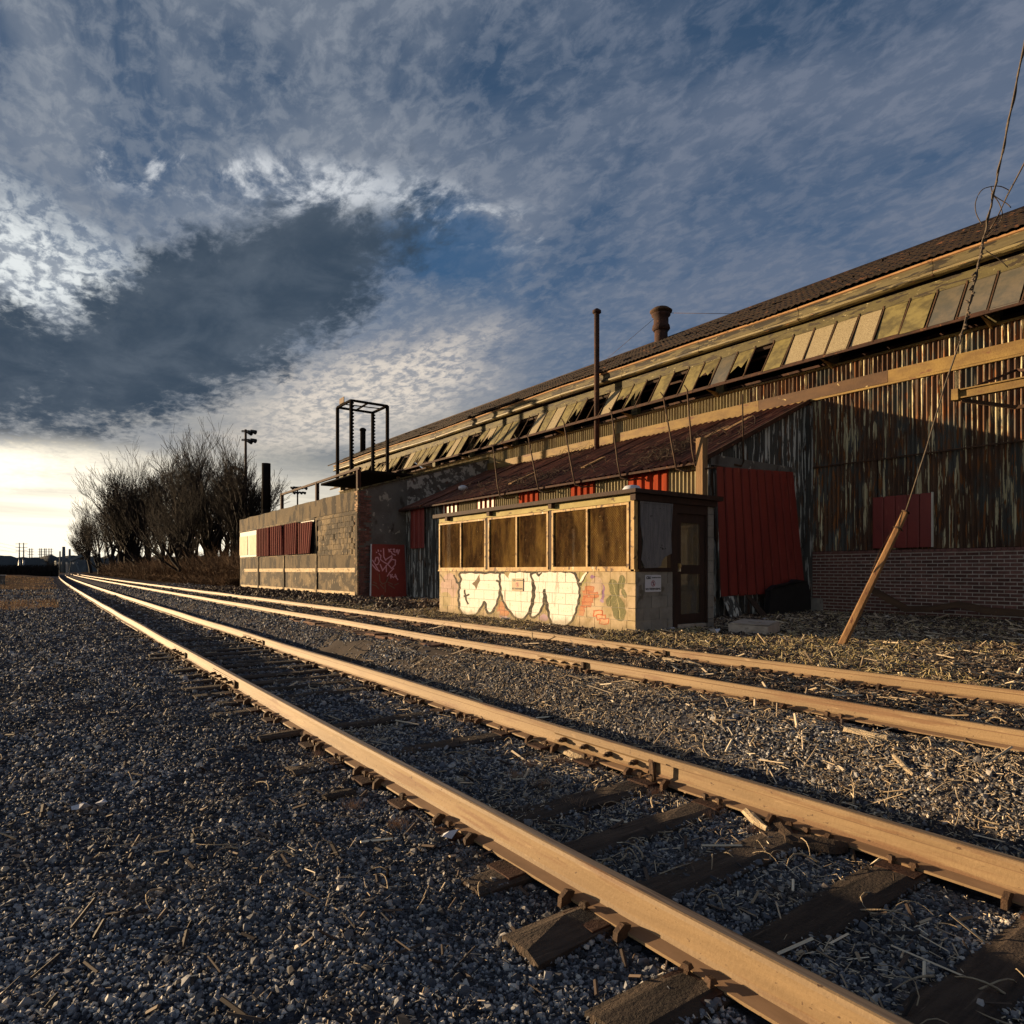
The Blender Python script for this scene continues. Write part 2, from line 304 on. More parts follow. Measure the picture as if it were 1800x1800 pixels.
def ground_mat():
    m, nt, b = newmat('cinder_ground'); p = pos(nt)
    s = nt.nodes.new('ShaderNodeSeparateXYZ'); nt.links.new(p, s.inputs[0]); x, y = X(nt, s.outputs[0]), X(nt, s.outputs[1])
    g = noise(nt, p, 38, 6, 0.75).ss(0.38, 0.68)
    col = mix(nt, g, (0.030, 0.031, 0.038), (0.115, 0.118, 0.14))
    col = mix(nt, noise(nt, p, 1.1, 5, 0.6).ss(0.5, 0.66) * 0.5, col, (0.10, 0.075, 0.055))
    xs = x - y.max(5.0) * 0.012 - y.sq() * 0.5e-4
    earth = (xs.ss(7.2, 8.8) + xs.ss(4.9, 5.4) * xs.ss(6.3, 5.9)).sat()
    col = mix(nt, earth * noise(nt, p, 3.0, 5, 0.6).ss(0.25, 0.5), col, (0.062, 0.047, 0.033))
    gr = y.ss(24, 36) * (xs + (noise(nt, p, 0.35, 4, 0.6) - 0.5) * 6.0).ss(0.8, -1.2)
    band = noise(nt, vec(nt, x * 0.1, y * 0.35, 0.0), 1.0, 4, 0.6).ss(0.42, 0.56)
    col = mix(nt, gr * band, col, (0.26, 0.155, 0.075))
    nt.links.new(col, b.inputs['Base Color']); b.inputs['Roughness'].default_value = 1.0; b.inputs['Specular IOR Level'].default_value = 0.0
    bn = nt.nodes.new('ShaderNodeBump'); bn.inputs['Strength'].default_value = 0.9; bn.inputs['Distance'].default_value = 0.03
    nt.links.new(noise(nt, p, 32, 6, 0.75).v, bn.inputs['Height']); nt.links.new(bn.outputs[0], b.inputs['Normal'])
    return m
M['ground'] = ground_mat()

def glass_mat(name, tint, alpha, rough=0.25, s=(6, 6, 3), dust=(0.2, 0.15, 0.08)):
    m, nt, b = newmat(name); p = pos(nt)
    f = noise(nt, pscale(nt, p, s), 1.0, 6, 0.7)
    nt.links.new(mix(nt, f.ss(0.35, 0.65), tint, dust), b.inputs['Base Color'])
    b.inputs['Roughness'].default_value = rough
    a = (f - 0.5) * 0.6 + alpha
    nt.links.new(a.sat().v, b.inputs['Alpha']); return m
M['pane_olive'] = glass_mat('dusty_olive_glass', (0.21, 0.175, 0.065), 1.2, 0.6, (5, 3, 3), (0.085, 0.07, 0.03))
M['pane_wire'] = glass_mat('frosted_wire_glass', (0.38, 0.32, 0.20), 1.2, 0.6, (45, 45, 45), (0.17, 0.13, 0.07))
M['pane_grey'] = glass_mat('grimy_grey_glass', (0.09, 0.088, 0.075), 1.1, 0.2, (3, 3, 3), (0.14, 0.12, 0.09))
M['doorglass'] = glass_mat('dusty_door_glass', (0.12, 0.11, 0.09), 0.40, 0.2)
M['oldglass'] = glass_mat('very_dusty_glass', (0.06, 0.045, 0.03), 0.35, 1.0)

def mesh_screen():
    m, nt, b = newmat('rusty_window_mesh'); p = pos(nt)
    s = nt.nodes.new('ShaderNodeSeparateXYZ'); nt.links.new(p, s.inputs[0]); y, z = X(nt, s.outputs[1]), X(nt, s.outputs[2])
    a = ((y + z) * 130.0)._op('SINE'); c = ((y - z) * 130.0)._op('SINE')
    wire = a.max(c).ss(0.15, 0.6)
    stain = noise(nt, pscale(nt, p, (2, 3.0, 0.9)), 1.0, 6, 0.6)
    f = stain.ss(0.35, 0.65)
    fine = noise(nt, pscale(nt, p, (9, 9, 9)), 1.0, 8, 0.75).ss(0.42, 0.62); c_ = mix(nt, f, (0.018, 0.010, 0.006), (0.135, 0.082, 0.026)); c_ = mix(nt, fine * 0.55, c_, (0.065, 0.034, 0.014)); c_ = mix(nt, noise(nt, pscale(nt, p, (30, 30, 30)), 1.0, 3, 0.6).ss(0.70, 0.73), c_, (0.55, 0.45, 0.25)); nt.links.new(c_, b.inputs['Base Color'])
    nt.links.new((wire * 0.30 + 0.62).sat().v, b.inputs['Alpha']); b.inputs['Roughness'].default_value = 1.0; b.inputs['Specular IOR Level'].default_value = 0.0
    return m
M['screen'] = mesh_screen()

# graffiti: flat paint worked out as an array of colours (Y from 14.45 to 7.80, z from 0.30 to 1.46)
GY0, GY1, GZ0, GZ1 = 14.45, 7.80, 0.30, 1.46
def graffiti_image():
    w, h = 1330, 232
    A = np.zeros((h, w, 4), np.float32)
    gy = np.linspace(GY0, GY1, w); gz = np.linspace(GZ0, GZ1, h)
    Yg, Zg = np.meshgrid(gy, gz)
    zc = 8.23 * SA + Yg * CA; U = 52 + F / CA * 8.23 / zc; V = 1003 - (Zg - EYE) * F / zc
    zx = (U - 700) * 4; zy = (V - 680) * 4
    zx = zx + 2.5 * np.sin(zy * 0.11) ; zy = zy + 2.5 * np.sin(zx * 0.09)
    def inside(poly, e=0.0):
        px = np.array([p[0] for p in poly], float); py = np.array([p[1] for p in poly], float)
        r = np.zeros(zx.shape, bool); j = len(poly) - 1
        for i in range(len(poly)):
            c = ((py[i] > zy) != (py[j] > zy)) & (zx < (px[j] - px[i]) * (zy - py[i]) / (py[j] - py[i] + 1e-9) + px[i])
            r ^= c; j = i
        return r
    def near(pts, wd, close=False):
        d = np.full(zx.shape, 1e9); q = list(pts) + ([pts[0]] if close else [])
        for a, b in zip(q[:-1], q[1:]):
            ax, ay = a; bx, by = b; L = (bx - ax) ** 2 + (by - ay) ** 2 + 1e-9
            t = np.clip(((zx - ax) * (bx - ax) + (zy - ay) * (by - ay)) / L, 0, 1)
            d = np.minimum(d, (zx - ax - t * (bx - ax)) ** 2 + (zy - ay - t * (by - ay)) ** 2)
        return d < wd * wd
    def sm(p, n=4):
        P = [np.array(q, float) for q in p]; o = []
        for i in range(len(P)):
            a, b, c, d = P[i - 1], P[i], P[(i + 1) % len(P)], P[(i + 2) % len(P)]
            for k in range(n):
                t = k / n
                o.append(tuple(0.5 * (2 * b + (c - a) * t + (2 * a - 5 * b + 4 * c - d) * t * t + (3 * b - a - 3 * c + d) * t ** 3)))
        return o
    def put(m, c, a=1.0): A[m, :3] = c; A[m, 3] = a
    def ell(cx, cy, rx, ry, ang):
        c, s = math.cos(ang), math.sin(ang); u = (zx - cx) * c + (zy - cy) * s; v = -(zx - cx) * s + (zy - cy) * c
        return (u / rx) ** 2 + (v / ry) ** 2 < 1
    put(ell(360, 1400, 60, 90, 0.1), (0.42, 0.27, 0.30), 0.45)
    put(ell(330, 1500, 40, 60, 0.1), (0.22, 0.20, 0.08), 0.35)
    put(near([(300, 1325), (325, 1365)], 5), (0.05, 0.04, 0.02), 0.8)
    # purple haze and curls
    put(near(sm([(1360, 1340), (1400, 1350), (1440, 1400), (1440, 1460), (1425, 1500)], 3)[:12], 9), (0.17, 0.08, 0.20), 0.9)
    put(ell(1433, 1505, 14, 12, 0), (0.25, 0.16, 0.32), 0.8); put(ell(1395, 1400, 45, 65, 0), (0.50, 0.36, 0.34), 0.35)
    put(ell(1015, 1620, 40, 26, 0.3), (0.32, 0.2, 0.36), 0.6); put(ell(740, 1620, 30, 20, 0.3), (0.32, 0.2, 0.36), 0.6)
    # orange block pattern
    for bx, by, q in [(1345, 1420, .8), (1310, 1450, .8), (1375, 1462, .8), (1300, 1490, .9), (1340, 1498, .8), (1290, 1525, .8), (1325, 1532, .8), (1280, 1560, .8),
                      (720, 1560, .7), (745, 1590, .7), (705, 1530, .6), (1275, 1590, .6)]:
        r = (abs(zx - bx) < 33) & (abs(zy - by) < 20); put(r, (0.40, 0.11, 0.03), 0.85 * q)
        put(r & ~((abs(zx - bx) < 27) & (abs(zy - by) < 14)), (0.30, 0.05, 0.012), q)
    for bx, by in [(1405, 1592), (1428, 1622), (1447, 1650)]:
        r = (abs(zx - bx) < 34) & (abs(zy - by) < 22); put(r, (0.60, 0.32, 0.18), 0.7)
        put(r & ~((abs(zx - bx) < 27) & (abs(zy - by) < 15)), (0.38, 0.07, 0.012), 1.0)
    # green leaves
    for e in [(1520, 1420, 36, 72, -0.25), (1572, 1372, 24, 52, 0.15), (1588, 1450, 16, 34, -0.3), (1552, 1565, 48, 86, -0.15), (1492, 1505, 28, 44, 0.4)]:
        put(ell(*e), (0.085, 0.09, 0.03), 0.88); g = ell(e[0], e[1], e[2] * .06, e[3] * .95, e[4]); put(g, (0.30, 0.27, 0.12), 0.8)
    put(ell(1275, 1360, 42, 60, 0.4), (0.22, 0.22, 0.06), 0.7)
    # bubble letters
    sh = np.zeros(zx.shape, bool)
    e_ = sm([(435, 1310), (520, 1302), (585, 1308), (700, 1306), (722, 1340), (715, 1440), (690, 1530), (655, 1590), (625, 1585), (607, 1510), (580, 1560), (535, 1605), (470, 1606), (434, 1570), (425, 1480), (432, 1390), (440, 1350)])
    o_ = sm([(715, 1330), (745, 1304), (930, 1304), (946, 1400), (942, 1500), (915, 1590), (865, 1640), (805, 1605), (750, 1530), (722, 1450)])
    r_ = sm([(950, 1304), (1215, 1302), (1255, 1350), (1276, 1440), (1258, 1550), (1225, 1640), (1180, 1682), (1095, 1676), (1066, 1640), (1050, 1540), (1036, 1470), (1026, 1425), (1020, 1530), (985, 1600), (940, 1622), (930, 1585), (952, 1500), (958, 1400)])
    for L in (e_, o_, r_):
        put(near([(a + 9, c + 4) for a, c in L], 13, True) & (np.sin(zx * .31) * np.sin(zy * .27 + zx * .1) > -.55), (0.17, 0.14, 0.05), 0.55)
    for L in (e_, o_, r_):
        put(inside(L), (0.66, 0.63, 0.57), 1.0); put(near(L, 8.0, True), (0.012, 0.011, 0.008), 1.0)
    put(inside([(520, 1385), (575, 1318), (572, 1370), (545, 1425), (535, 1395)]), (0.10, 0.07, 0.04), 0.9)
    put(inside([(740, 1300), (785, 1300), (775, 1350)]), (0.25, 0.2, 0.1), 0.9)
    for ln in ([(468, 1430), (472, 1470), (488, 1525)], [(462, 1470), (495, 1462)], [(930, 1304), (948, 1400), (944, 1500), (915, 1600)], [(1028, 1425), (1045, 1560), (1068, 1640)],
               [(1285, 1395), (1300, 1350), (1330, 1305)], [(1240, 1305), (1270, 1370), (1285, 1395)], [(395, 1325), (410, 1370), (435, 1390)], [(975, 1310), (990, 1330), (1005, 1310)], [(690, 1360), (715, 1375), (718, 1420)]):
        put(near(ln, 6.5), (0.012, 0.011, 0.008), 1.0)
    put(near([(1278, 1372), (1300, 1335), (1318, 1308)], 7), (0.75, 0.7, 0.6), 0.9)
    rg = np.random.default_rng(5); wear = rg.random((h // 2 + 1, w // 2 + 1)).repeat(2, 0).repeat(2, 1)[:h, :w]
    big = np.sin(Yg * 9 + 2 * np.sin(Zg * 14)) * np.sin(Zg * 17 + Yg * 4)
    A[..., 3] *= np.where(wear > 0.93 - 0.06 * big, 0.45, 1.0)
    im = bpy.data.images.new('wall_paint', w, h, alpha=True, float_buffer=True)
    im.colorspace_settings.name = 'Non-Color'
    im.pixels.foreach_set(A.ravel()); im.update(); im.pack()
    return im
def cmu_painted():
    m, nt, b = newmat('painted_block_wall'); p = pos(nt)
    s = nt.nodes.new('ShaderNodeSeparateXYZ'); nt.links.new(p, s.inputs[0]); y, z = X(nt, s.outputs[1]), X(nt, s.outputs[2])
    uv = vec(nt, (y - GY0) / (GY1 - GY0), (z - GZ0) / (GZ1 - GZ0), 0.0)
    ti = nt.nodes.new('ShaderNodeTexImage'); ti.image = graffiti_image(); ti.extension = 'CLIP'; nt.links.new(uv, ti.inputs[0])
    base = mix(nt, noise(nt, p, 2.2, 6, 0.6).ss(0.35, 0.65), (0.42, 0.32, 0.21), (0.30, 0.23, 0.12))
    base = mix(nt, noise(nt, p, 3.5, 7, 0.65).ss(0.52, 0.64) * 0.75, base, (0.19, 0.14, 0.065))
    base = mix(nt, X(nt, ti.outputs[1]), base, ti.outputs[0])
    base = mix(nt, noise(nt, p, 20.0, 6, 0.7).ss(0.58, 0.66) * 0.45, base, (0.24, 0.18, 0.09))
    base = mix(nt, noise(nt, pscale(nt, p, (7, 7, 1.2)), 1.0, 6, 0.6).ss(0.60, 0.68) * 0.5, base, (0.16, 0.11, 0.05))
    base = mix(nt, (z + (noise(nt, p, 4, 5, 0.6) - 0.5) * 0.35).ss(0.56, 0.40) * 0.6, base, (0.13, 0.10, 0.05))
    nt.links.new(base, b.inputs['Base Color']); b.inputs['Roughness'].default_value = 0.9
    bn = nt.nodes.new('ShaderNodeBump'); bn.inputs['Strength'].default_value = 0.4; bn.inputs['Distance'].default_value = 0.01
    nt.links.new(noise(nt, p, 60, 5, 0.6).v, bn.inputs['Height']); nt.links.new(bn.outputs[0], b.inputs['Normal'])
    return m
M['cmu'] = cmu_painted()
M['scrawl'] = pm('pink_spray_paint', (0.80, 0.42, 0.48), (0.7, 0.36, 0.42), 5, rough=0.8)
M['scrawl2'] = pm('faded_spray_paint', (0.24, 0.15, 0.10), (0.2, 0.12, 0.09), 5, rough=0.8)
M['bluep'] = pm('pale_blue_paint', (0.22, 0.30, 0.32), (0.14, 0.2, 0.22), (8, 8, 2), rough=0.8)
M['signw'] = pm('sign_white', (0.66, 0.66, 0.70), (0.6, 0.6, 0.64), 8, rough=0.5)
M['signt'] = pm('sign_tan', (0.34, 0.25, 0.12), (0.28, 0.2, 0.1), 8, rough=0.6)
M['ink'] = pm('black_print', (0.02, 0.02, 0.025), (0.02, 0.02, 0.025), 8, rough=0.6)
M['inkr'] = pm('red_print', (0.42, 0.03, 0.05), (0.38, 0.03, 0.05), 8, rough=0.6)

# ------------------------------------------------------------------ mesh building
class MB:
    def __init__(s): s.v = []; s.f = []; s.mi = []; s.sm = []
    def add(s, vs, fs, mi=0, smooth=False):
        b = len(s.v); s.v += [tuple(map(float, q)) for q in vs]
        s.f += [tuple(i + b for i in f) for f in fs]; s.mi += [mi] * len(fs); s.sm += [smooth] * len(fs); return s
    def box(s, x0, x1, y0, y1, z0, z1, mi=0, jit=0.0):
        c = [(x, y, z) for z in (z0, z1) for y in (y0, y1) for x in (x0, x1)]
        if jit: c = [(a + R.uniform(-jit, jit), b + R.uniform(-jit, jit), d + R.uniform(-jit, jit)) for a, b, d in c]
        return s.add(c, [(0, 2, 3, 1), (4, 5, 7, 6), (0, 1, 5, 4), (2, 6, 7, 3), (0, 4, 6, 2), (1, 3, 7, 5)], mi)
    def bar(s, p, q, w, h=None, mi=0, up=(0, 0, 1)):
        p, q = Vector(p), Vector(q); h = h or w; d = (q - p).normalized(); u = Vector(up)
        if abs(d.dot(u)) > 0.98: u = Vector((0, 1, 0))
        a = d.cross(u).normalized() * w / 2; b = a.cross(d).normalized() * h / 2
        c = [e + i * a + j * b for e in (p, q) for j in (-1, 1) for i in (-1, 1)]
        return s.add(c, [(0, 2, 3, 1), (4, 5, 7, 6), (0, 1, 5, 4), (2, 6, 7, 3), (0, 4, 6, 2), (1, 3, 7, 5)], mi)
    def tube(s, pts, r, n=8, mi=0, cap=True, smooth=True):
        pts = [Vector(p) for p in pts]; rr = r if isinstance(r, (list, tuple)) else [r] * len(pts); vs = []
        for i, p in enumerate(pts):
            d = (pts[min(i + 1, len(pts) - 1)] - pts[max(i - 1, 0)]).normalized()
            u = Vector((0, 0, 1)) if abs(d.z) < 0.9 else Vector((1, 0, 0))
            a = d.cross(u).normalized(); b = a.cross(d)
            vs += [p + rr[i] * (math.cos(2 * math.pi * j / n) * a + math.sin(2 * math.pi * j / n) * b) for j in range(n)]
        fs = [(i * n + j, i * n + (j + 1) % n, (i + 1) * n + (j + 1) % n, (i + 1) * n + j) for i in range(len(pts) - 1) for j in range(n)]
        s.add(vs, fs, mi, smooth)
        if cap: 
            b = len(s.v) - len(vs); s.f += [tuple(b + j for j in range(n))[::-1], tuple(b + (len(pts) - 1) * n + j for j in range(n))]; s.mi += [mi, mi]; s.sm += [False, False]
        return s
    def lathe(s, x, y, prof, n=20, mi=0):
        vs = [(x + r * math.cos(2 * math.pi * j / n), y + r * math.sin(2 * math.pi * j / n), z) for r, z in prof for j in range(n)]
        fs = [(i * n + j, i * n + (j + 1) % n, (i + 1) * n + (j + 1) % n, (i + 1) * n + j) for i in range(len(prof) - 1) for j in range(n)]
        s.add(vs, fs, mi, True); b = len(s.v) - len(vs)
        s.f += [tuple(b + j for j in range(n))[::-1], tuple(b + (len(prof) - 1) * n + j for j in range(n))]; s.mi += [mi, mi]; s.sm += [False, False]
        return s
    def grid(s, P, mi=0, smooth=True):      # P: rows x cols of points
        nr, nc = len(P), len(P[0])
        return s.add([p for row in P for p in row], [(i * nc + j, i * nc + j + 1, (i + 1) * nc + j + 1, (i + 1) * nc + j) for i in range(nr - 1) for j in range(nc - 1)], mi, smooth)
    def mesh(s, name, mats):
        me = bpy.data.meshes.new(name); me.from_pydata(s.v, [], s.f)
        for m in (mats if isinstance(mats, (list, tuple)) else [mats]): me.materials.append(M[m] if isinstance(m, str) else m)
        me.polygons.foreach_set('material_index', s.mi); me.polygons.foreach_set('use_smooth', s.sm); me.update(); return me
    def build(s, name, mats, parent=None, loc=(0, 0, 0)): return put(name, s.mesh(name, mats), parent, loc)
def put(name, me, parent=None, loc=(0, 0, 0), rot=(0, 0, 0), scl=None):
    o = bpy.data.objects.new(name, me); COL.objects.link(o); o.location = loc; o.rotation_euler = rot
    if scl: o.scale = scl
    if parent is not None:
        o.parent = parent; o.matrix_parent_inverse = Matrix.Translation(parent.location).inverted() if parent.parent is None else Matrix.Translation(-parent.matrix_basis.translation) @ parent.matrix_parent_inverse.inverted() if False else Matrix.Translation(-world_loc(parent))
    return o
def world_loc(o):
    if o.parent is None: return Vector(o.location)
    return Vector(o.location)      # children are placed in world coordinates through the parent inverse
def tag(o, label=None, cat=None, group=None, kind=None):
    if label: o['label'] = label
    if cat: o['category'] = cat
    if group: o['group'] = group
    if kind: o['kind'] = kind
    return o
def thing(name, label, cat, loc=(0, 0, 0), group=None):
    o = bpy.data.objects.new(name, None); COL.objects.link(o); o.location = loc; o.empty_display_size = 0.2
    return tag(o, label, cat, group)

# ------------------------------------------------------------------ ground and far terrain
def axis(parts): return np.unique(np.concatenate([np.linspace(a, b, n) for a, b, n in parts]))
gx = axis([(-1500, -60, 14), (-60, -8, 30), (-8, 17, 230), (17, 80, 30), (80, 1500, 14)])
gyv = axis([(-200, -8, 14), (-8, 16, 220), (16, 60, 160), (60, 260, 90), (260, 1600, 20)])
GX, GY = np.meshgrid(gx, gyv); GZ = gh(GX, GY)
nx, ny = len(gx), len(gyv)
me = bpy.data.meshes.new('ground')
vv = np.stack([GX.ravel(), GY.ravel(), GZ.ravel()], 1)
ii = (np.arange(ny - 1)[:, None] * nx + np.arange(nx - 1)[None, :]).ravel()
me.from_pydata(vv.tolist(), [], np.stack([ii, ii + 1, ii + 1 + nx, ii + nx], 1).tolist())
me.materials.append(M['ground']); me.polygons.foreach_set('use_smooth', [True] * len(me.polygons))
tag(put('ground', me), kind='structure', label='dark cinder and gravel ground of the rail yard')

def ridge(name, dist, h0, h1, a0, a1, seed, label):
    b = MB(); rg = np.random.default_rng(seed); n = 260; aa = np.radians(np.linspace(a0, a1, n))
    hh = h0 + (h1 - h0) * (0.5 + 0.5 * np.sin(np.linspace(0, 9, n) + seed)) + rg.random(n) * 2.6 + np.where(rg.random(n) > .9, 3, 0)
    top = [(math.sin(a) * dist, math.cos(a) * dist, h) for a, h in zip(aa, hh)]
    bot = [(math.sin(a) * (dist - 60), math.cos(a) * (dist - 60), -1) for a in aa]
    bk = [(math.sin(a) * (dist + 200), math.cos(a) * (dist + 200), -1) for a in aa]
    b.grid([bot, top, bk]); tag(b.build(name, 'hill'), label=label, kind='structure')
ridge('wooded_hill', 800, 13, 17, -25, 60, 3, 'low wooded ridge on the horizon')

# ------------------------------------------------------------------ railway tracks
RP = [(-0.070, 0.0), (0.070, 0.0), (0.070, 0.012), (0.022, 0.030), (0.010, 0.045), (0.010, 0.118), (0.036, 0.126), (0.037, 0.150), (0.027, 0.164), (0.018, 0.167),
      (-0.018, 0.167), (-0.027, 0.164), (-0.037, 0.150), (-0.036, 0.126), (-0.010, 0.121), (-0.010, 0.112), (-0.010, 0.045), (-0.022, 0.030), (-0.070, 0.012)]
def rail_mesh(xr, zb, y0, y1, parent, q=1.0):
    ys = list(np.arange(y0, min(y1, 30), 0.75)) + list(np.arange(max(y0, 30), y1, 4.0)) + [y1]
    b = MB(); n = len(RP); vs = []
    for y in ys:
        w = 0.006 * math.sin(y * .7 + xr) if y < 40 else 0
        x = xr + float(shift(y)) + w
        vs += [(x + p[0] * q, y, zb + p[1] * q + 0.004 * math.sin(y * .9 + xr * 2)) for p in RP]
    for i in range(len(ys) - 1):
        for j in range(n):
            k = (j + 1) % n
            b.f.append((i * n + j, i * n + k, (i + 1) * n + k, (i + 1) * n + j)); b.mi.append(1 if j in (9,) else (2 if j in (13, 14, 17) else 0)); b.sm.append(False)  # painted shade strip under the head, same tone on the foot
    b.v = vs; b.f.append(tuple(range(n))); b.mi.append(0); b.sm.append(False)
    return b.build('rail', ['rail', 'rail_top', 'rail_shade'], parent)

def joint(xr, zb, y0, y1, parent, q=1.0):
    j = MB()
    for s in (-1,):
        x = xr + float(shift(y0)) + s * 0.012
        pr = [(0.0, 0.040), (-0.030, 0.032), (-0.034, 0.045), (-0.016, 0.062), (-0.014, 0.098), (-0.030, 0.116), (-0.024, 0.126), (0.0, 0.120)]
        vs = [(x + a * q, y, zb + z * q) for y in (y0, y1) for a, z in pr]; n = len(pr)
        j.add(vs, [(i, (i + 1) % n, n + (i + 1) % n, n + i) for i in range(n)] + [tuple(range(n))[::-1], tuple(range(n, 2 * n))])
    jb = j.build('joint_bar', 'rail', parent)
    nb = 4
    for i in range(nb):
        y = y0 + (y1 - y0) * (0.12 + 0.76 * i / (nb - 1)); bb = MB()
        bb.tube([(x - 0.012 * q, y, zb + 0.080 * q), (x - 0.062 * q, y, zb + 0.080 * q)], 0.020 * q, 6, smooth=False).tube([(x - 0.06 * q, y, zb + 0.080 * q), (x - 0.088 * q, y, zb + 0.078 * q)], 0.011 * q, 6)
        bb.build('bolt', 'iron', jb)
    c = MB(); c.box(xr - 0.042 + float(shift(y0)), xr - 0.008 + float(shift(y0)), y0 - 0.045, y0 - 0.004, zb + 0.03, zb + 0.128 * q, jit=0.004); c.build('joint_gap_plate', 'iron', parent)

plate_me = MB().box(-0.17, 0.14, -0.09, 0.09, -0.012, 0.004).mesh('tie_plate', 'rust')
spk = MB(); spk.box(-0.008, 0.008, -0.008, 0.008, -0.03, 0.028); spk.add([(-0.016, -0.018, 0.022), (0.020, -0.018, 0.020), (0.020, 0.018, 0.020), (-0.016, 0.018, 0.022), (-0.010, -0.012, 0.040), (0.012, -0.012, 0.038), (0.012, 0.012, 0.038), (-0.010, 0.012, 0.040)],
   [(0, 3, 2, 1), (4, 5, 6, 7), (0, 1, 5, 4), (1, 2, 6, 5), (2, 3, 7, 6), (3, 0, 4, 7)]); spk_me = spk.mesh('spike', 'iron')
anc = MB(); anc.add([(-0.13, -0.012, -0.01), (-0.07, -0.012, 0.0), (-0.05, -0.012, 0.04), (-0.09, -0.012, 0.055), (-0.125, -0.012, 0.03),
                      (-0.13, 0.012, -0.01), (-0.07, 0.012, 0.0), (-0.05, 0.012, 0.04), (-0.09, 0.012, 0.055), (-0.125, 0.012, 0.03)],
    [(0, 1, 2, 3, 4), (9, 8, 7, 6, 5)] + [(i, i + 5, (i + 1) % 5 + 5, (i + 1) % 5) for i in range(5)]); anc_me = anc.mesh('rail_anchor', 'iron')
TIES = []
def track(name, label, xs, zb, y1, buried):
    t = thing(name, label, 'railway track', (xs[0], 0, 0))
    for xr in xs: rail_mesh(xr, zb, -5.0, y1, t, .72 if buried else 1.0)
    y = -3.6; i = 0
    while y < (46 if not buried else 30):
        x = float(shift(y)); d = R.uniform(-0.012, 0.012) - (0.030 if buried else 0)
        hid = (not buried) and R.random() < 0.22 and y > 2.4
        b = MB(); x0, x1 = xs[0] - (R.uniform(0.16, 0.24) if buried else R.uniform(0.26, 0.56)), xs[1] + R.uniform(0.45, 0.6); n = 9; w = R.uniform(0.10, 0.125)
        top, sk = [], R.uniform(-0.05, 0.05); rows = []
        for j in range(n + 1):
            q = j / n; xx = x0 + (x1 - x0) * q; e = [R.uniform(-0.012, 0.012) for _ in range(4)]
            cy = sk * (q - .5)
            rows.append([(xx, cy - w + e[0], -0.16), (xx, cy - w + e[1], -0.012 + e[3] * .5), (xx, cy - w * .5, 0.004 + e[2] * .6), (xx, cy + w * .5, 0.002 + e[0] * .6), (xx, cy + w + e[1], -0.012 + e[2] * .5), (xx, cy + w, -0.16)])
        b.grid(rows, smooth=False); b.add(rows[0], [tuple(range(6))]); b.add(rows[-1], [tuple(range(6))[::-1]])
        o = b.build('tie', 'tie', t, (x, y, zb + d - (0.05 if hid else 0.0)))
        if not hid: TIES.append((x0 + x, x1 + x, y, w, zb))
        if -1.0 < y < 17 and not (buried and y < 2):
            for xr in xs:
                put('tie_plate', plate_me, t, (xr + x, y, zb))
                for sy in (-0.05, 0.05):
                    if R.random() < 0.75: put('spike', spk_me, t, (xr + x - 0.088, y + sy, zb + 0.002), (0, 0, R.uniform(-.3, .3)))
                if i % 2 == 0: put('rail_anchor', anc_me, t, (xr + x, y + 0.16, zb - 0.005)); put('rail_anchor', anc_me, t, (xr + x, y - 0.17, zb - 0.008))
        y += 0.55 + R.uniform(-0.04, 0.04); i += 1
    return t
t1 = track('railway_track', 'nearest rusty railway track with ties showing through dark gravel', (1.945, 3.445), 0.010, 262, False)
t2 = track('railway_track', 'farther rusty railway track buried in straw beside the graffiti booth', (4.735, 6.235), 0.365, 230, True)
joint(3.445, 0.010, 3.12, 4.12, t1); joint(1.945, 0.010, 8.25, 9.4, t1); joint(1.945, 0.010, 11.5, 12.5, t1); joint(3.445, 0.010, 12.7, 14.1, t1)
joint(4.735, 0.365, 5.25, 6.0, t2, .72); joint(6.235, 0.365, 5.45, 6.25, t2, .72)
tip = MB(); tip.tube([(3.36, 3.02, 0.03), (3.35, 3.03, 0.15)], 0.012, 6); tip.build('spike', 'iron', t1)
# exposed reddish timbers beside the far track
for xr, ya, yb in ((4.735, 8.1, 14.3), (6.235, 11.2, 17.5)):
    y = ya
    while y < yb:
        s = float(shift(y)); b = MB(); b.box(xr + s - R.uniform(.26, .36), xr + s - 0.075, y, y + R.uniform(.28, .42), 0.20, 0.385 + R.uniform(-.015, .015), jit=0.014)
        b.build('crossing_timber', 'crosswood', t2); y += 0.46

# ------------------------------------------------------------------ warehouse
XM, YE, YN = 15.8, 40.3, -6.0
wh = thing('warehouse', 'long rusty corrugated warehouse with slanted clerestory windows and a brick plinth', 'warehouse', (XM, 9, 0.35))
def corr_sheet(w, z0, z1, pitch=0.105, amp=0.031, k=8, nz=2):
    n = max(2, round(w / pitch * k)); return [[(-amp * math.cos(2 * math.pi * (w * j / n) / pitch), w * j / n, z0 + (z1 - z0) * i / (nz - 1)) for j in range(n + 1)] for i in range(nz)]
W_ = 0.84
def sag(y): return .030 * math.sin(y * .37 + 1) + .016 * math.sin(y * 1.13)
low_me = MB().grid(corr_sheet(W_ + 0.03, 1.90, 4.02)).mesh('corrugated_sheet', 'corr')
up_me = MB().grid(corr_sheet(W_ + 0.03, 3.94, 5.70)).mesh('corrugated_sheet', 'corr')
top_me = MB().grid(corr_sheet(W_ + 0.03, 5.60, 6.36)).mesh('corrugated_sheet', 'strip')
mid_me = MB().grid(corr_sheet(W_ + 0.03, 5.60, 6.36)).mesh('corrugated_sheet', 'corr')
y = YN; i = 0
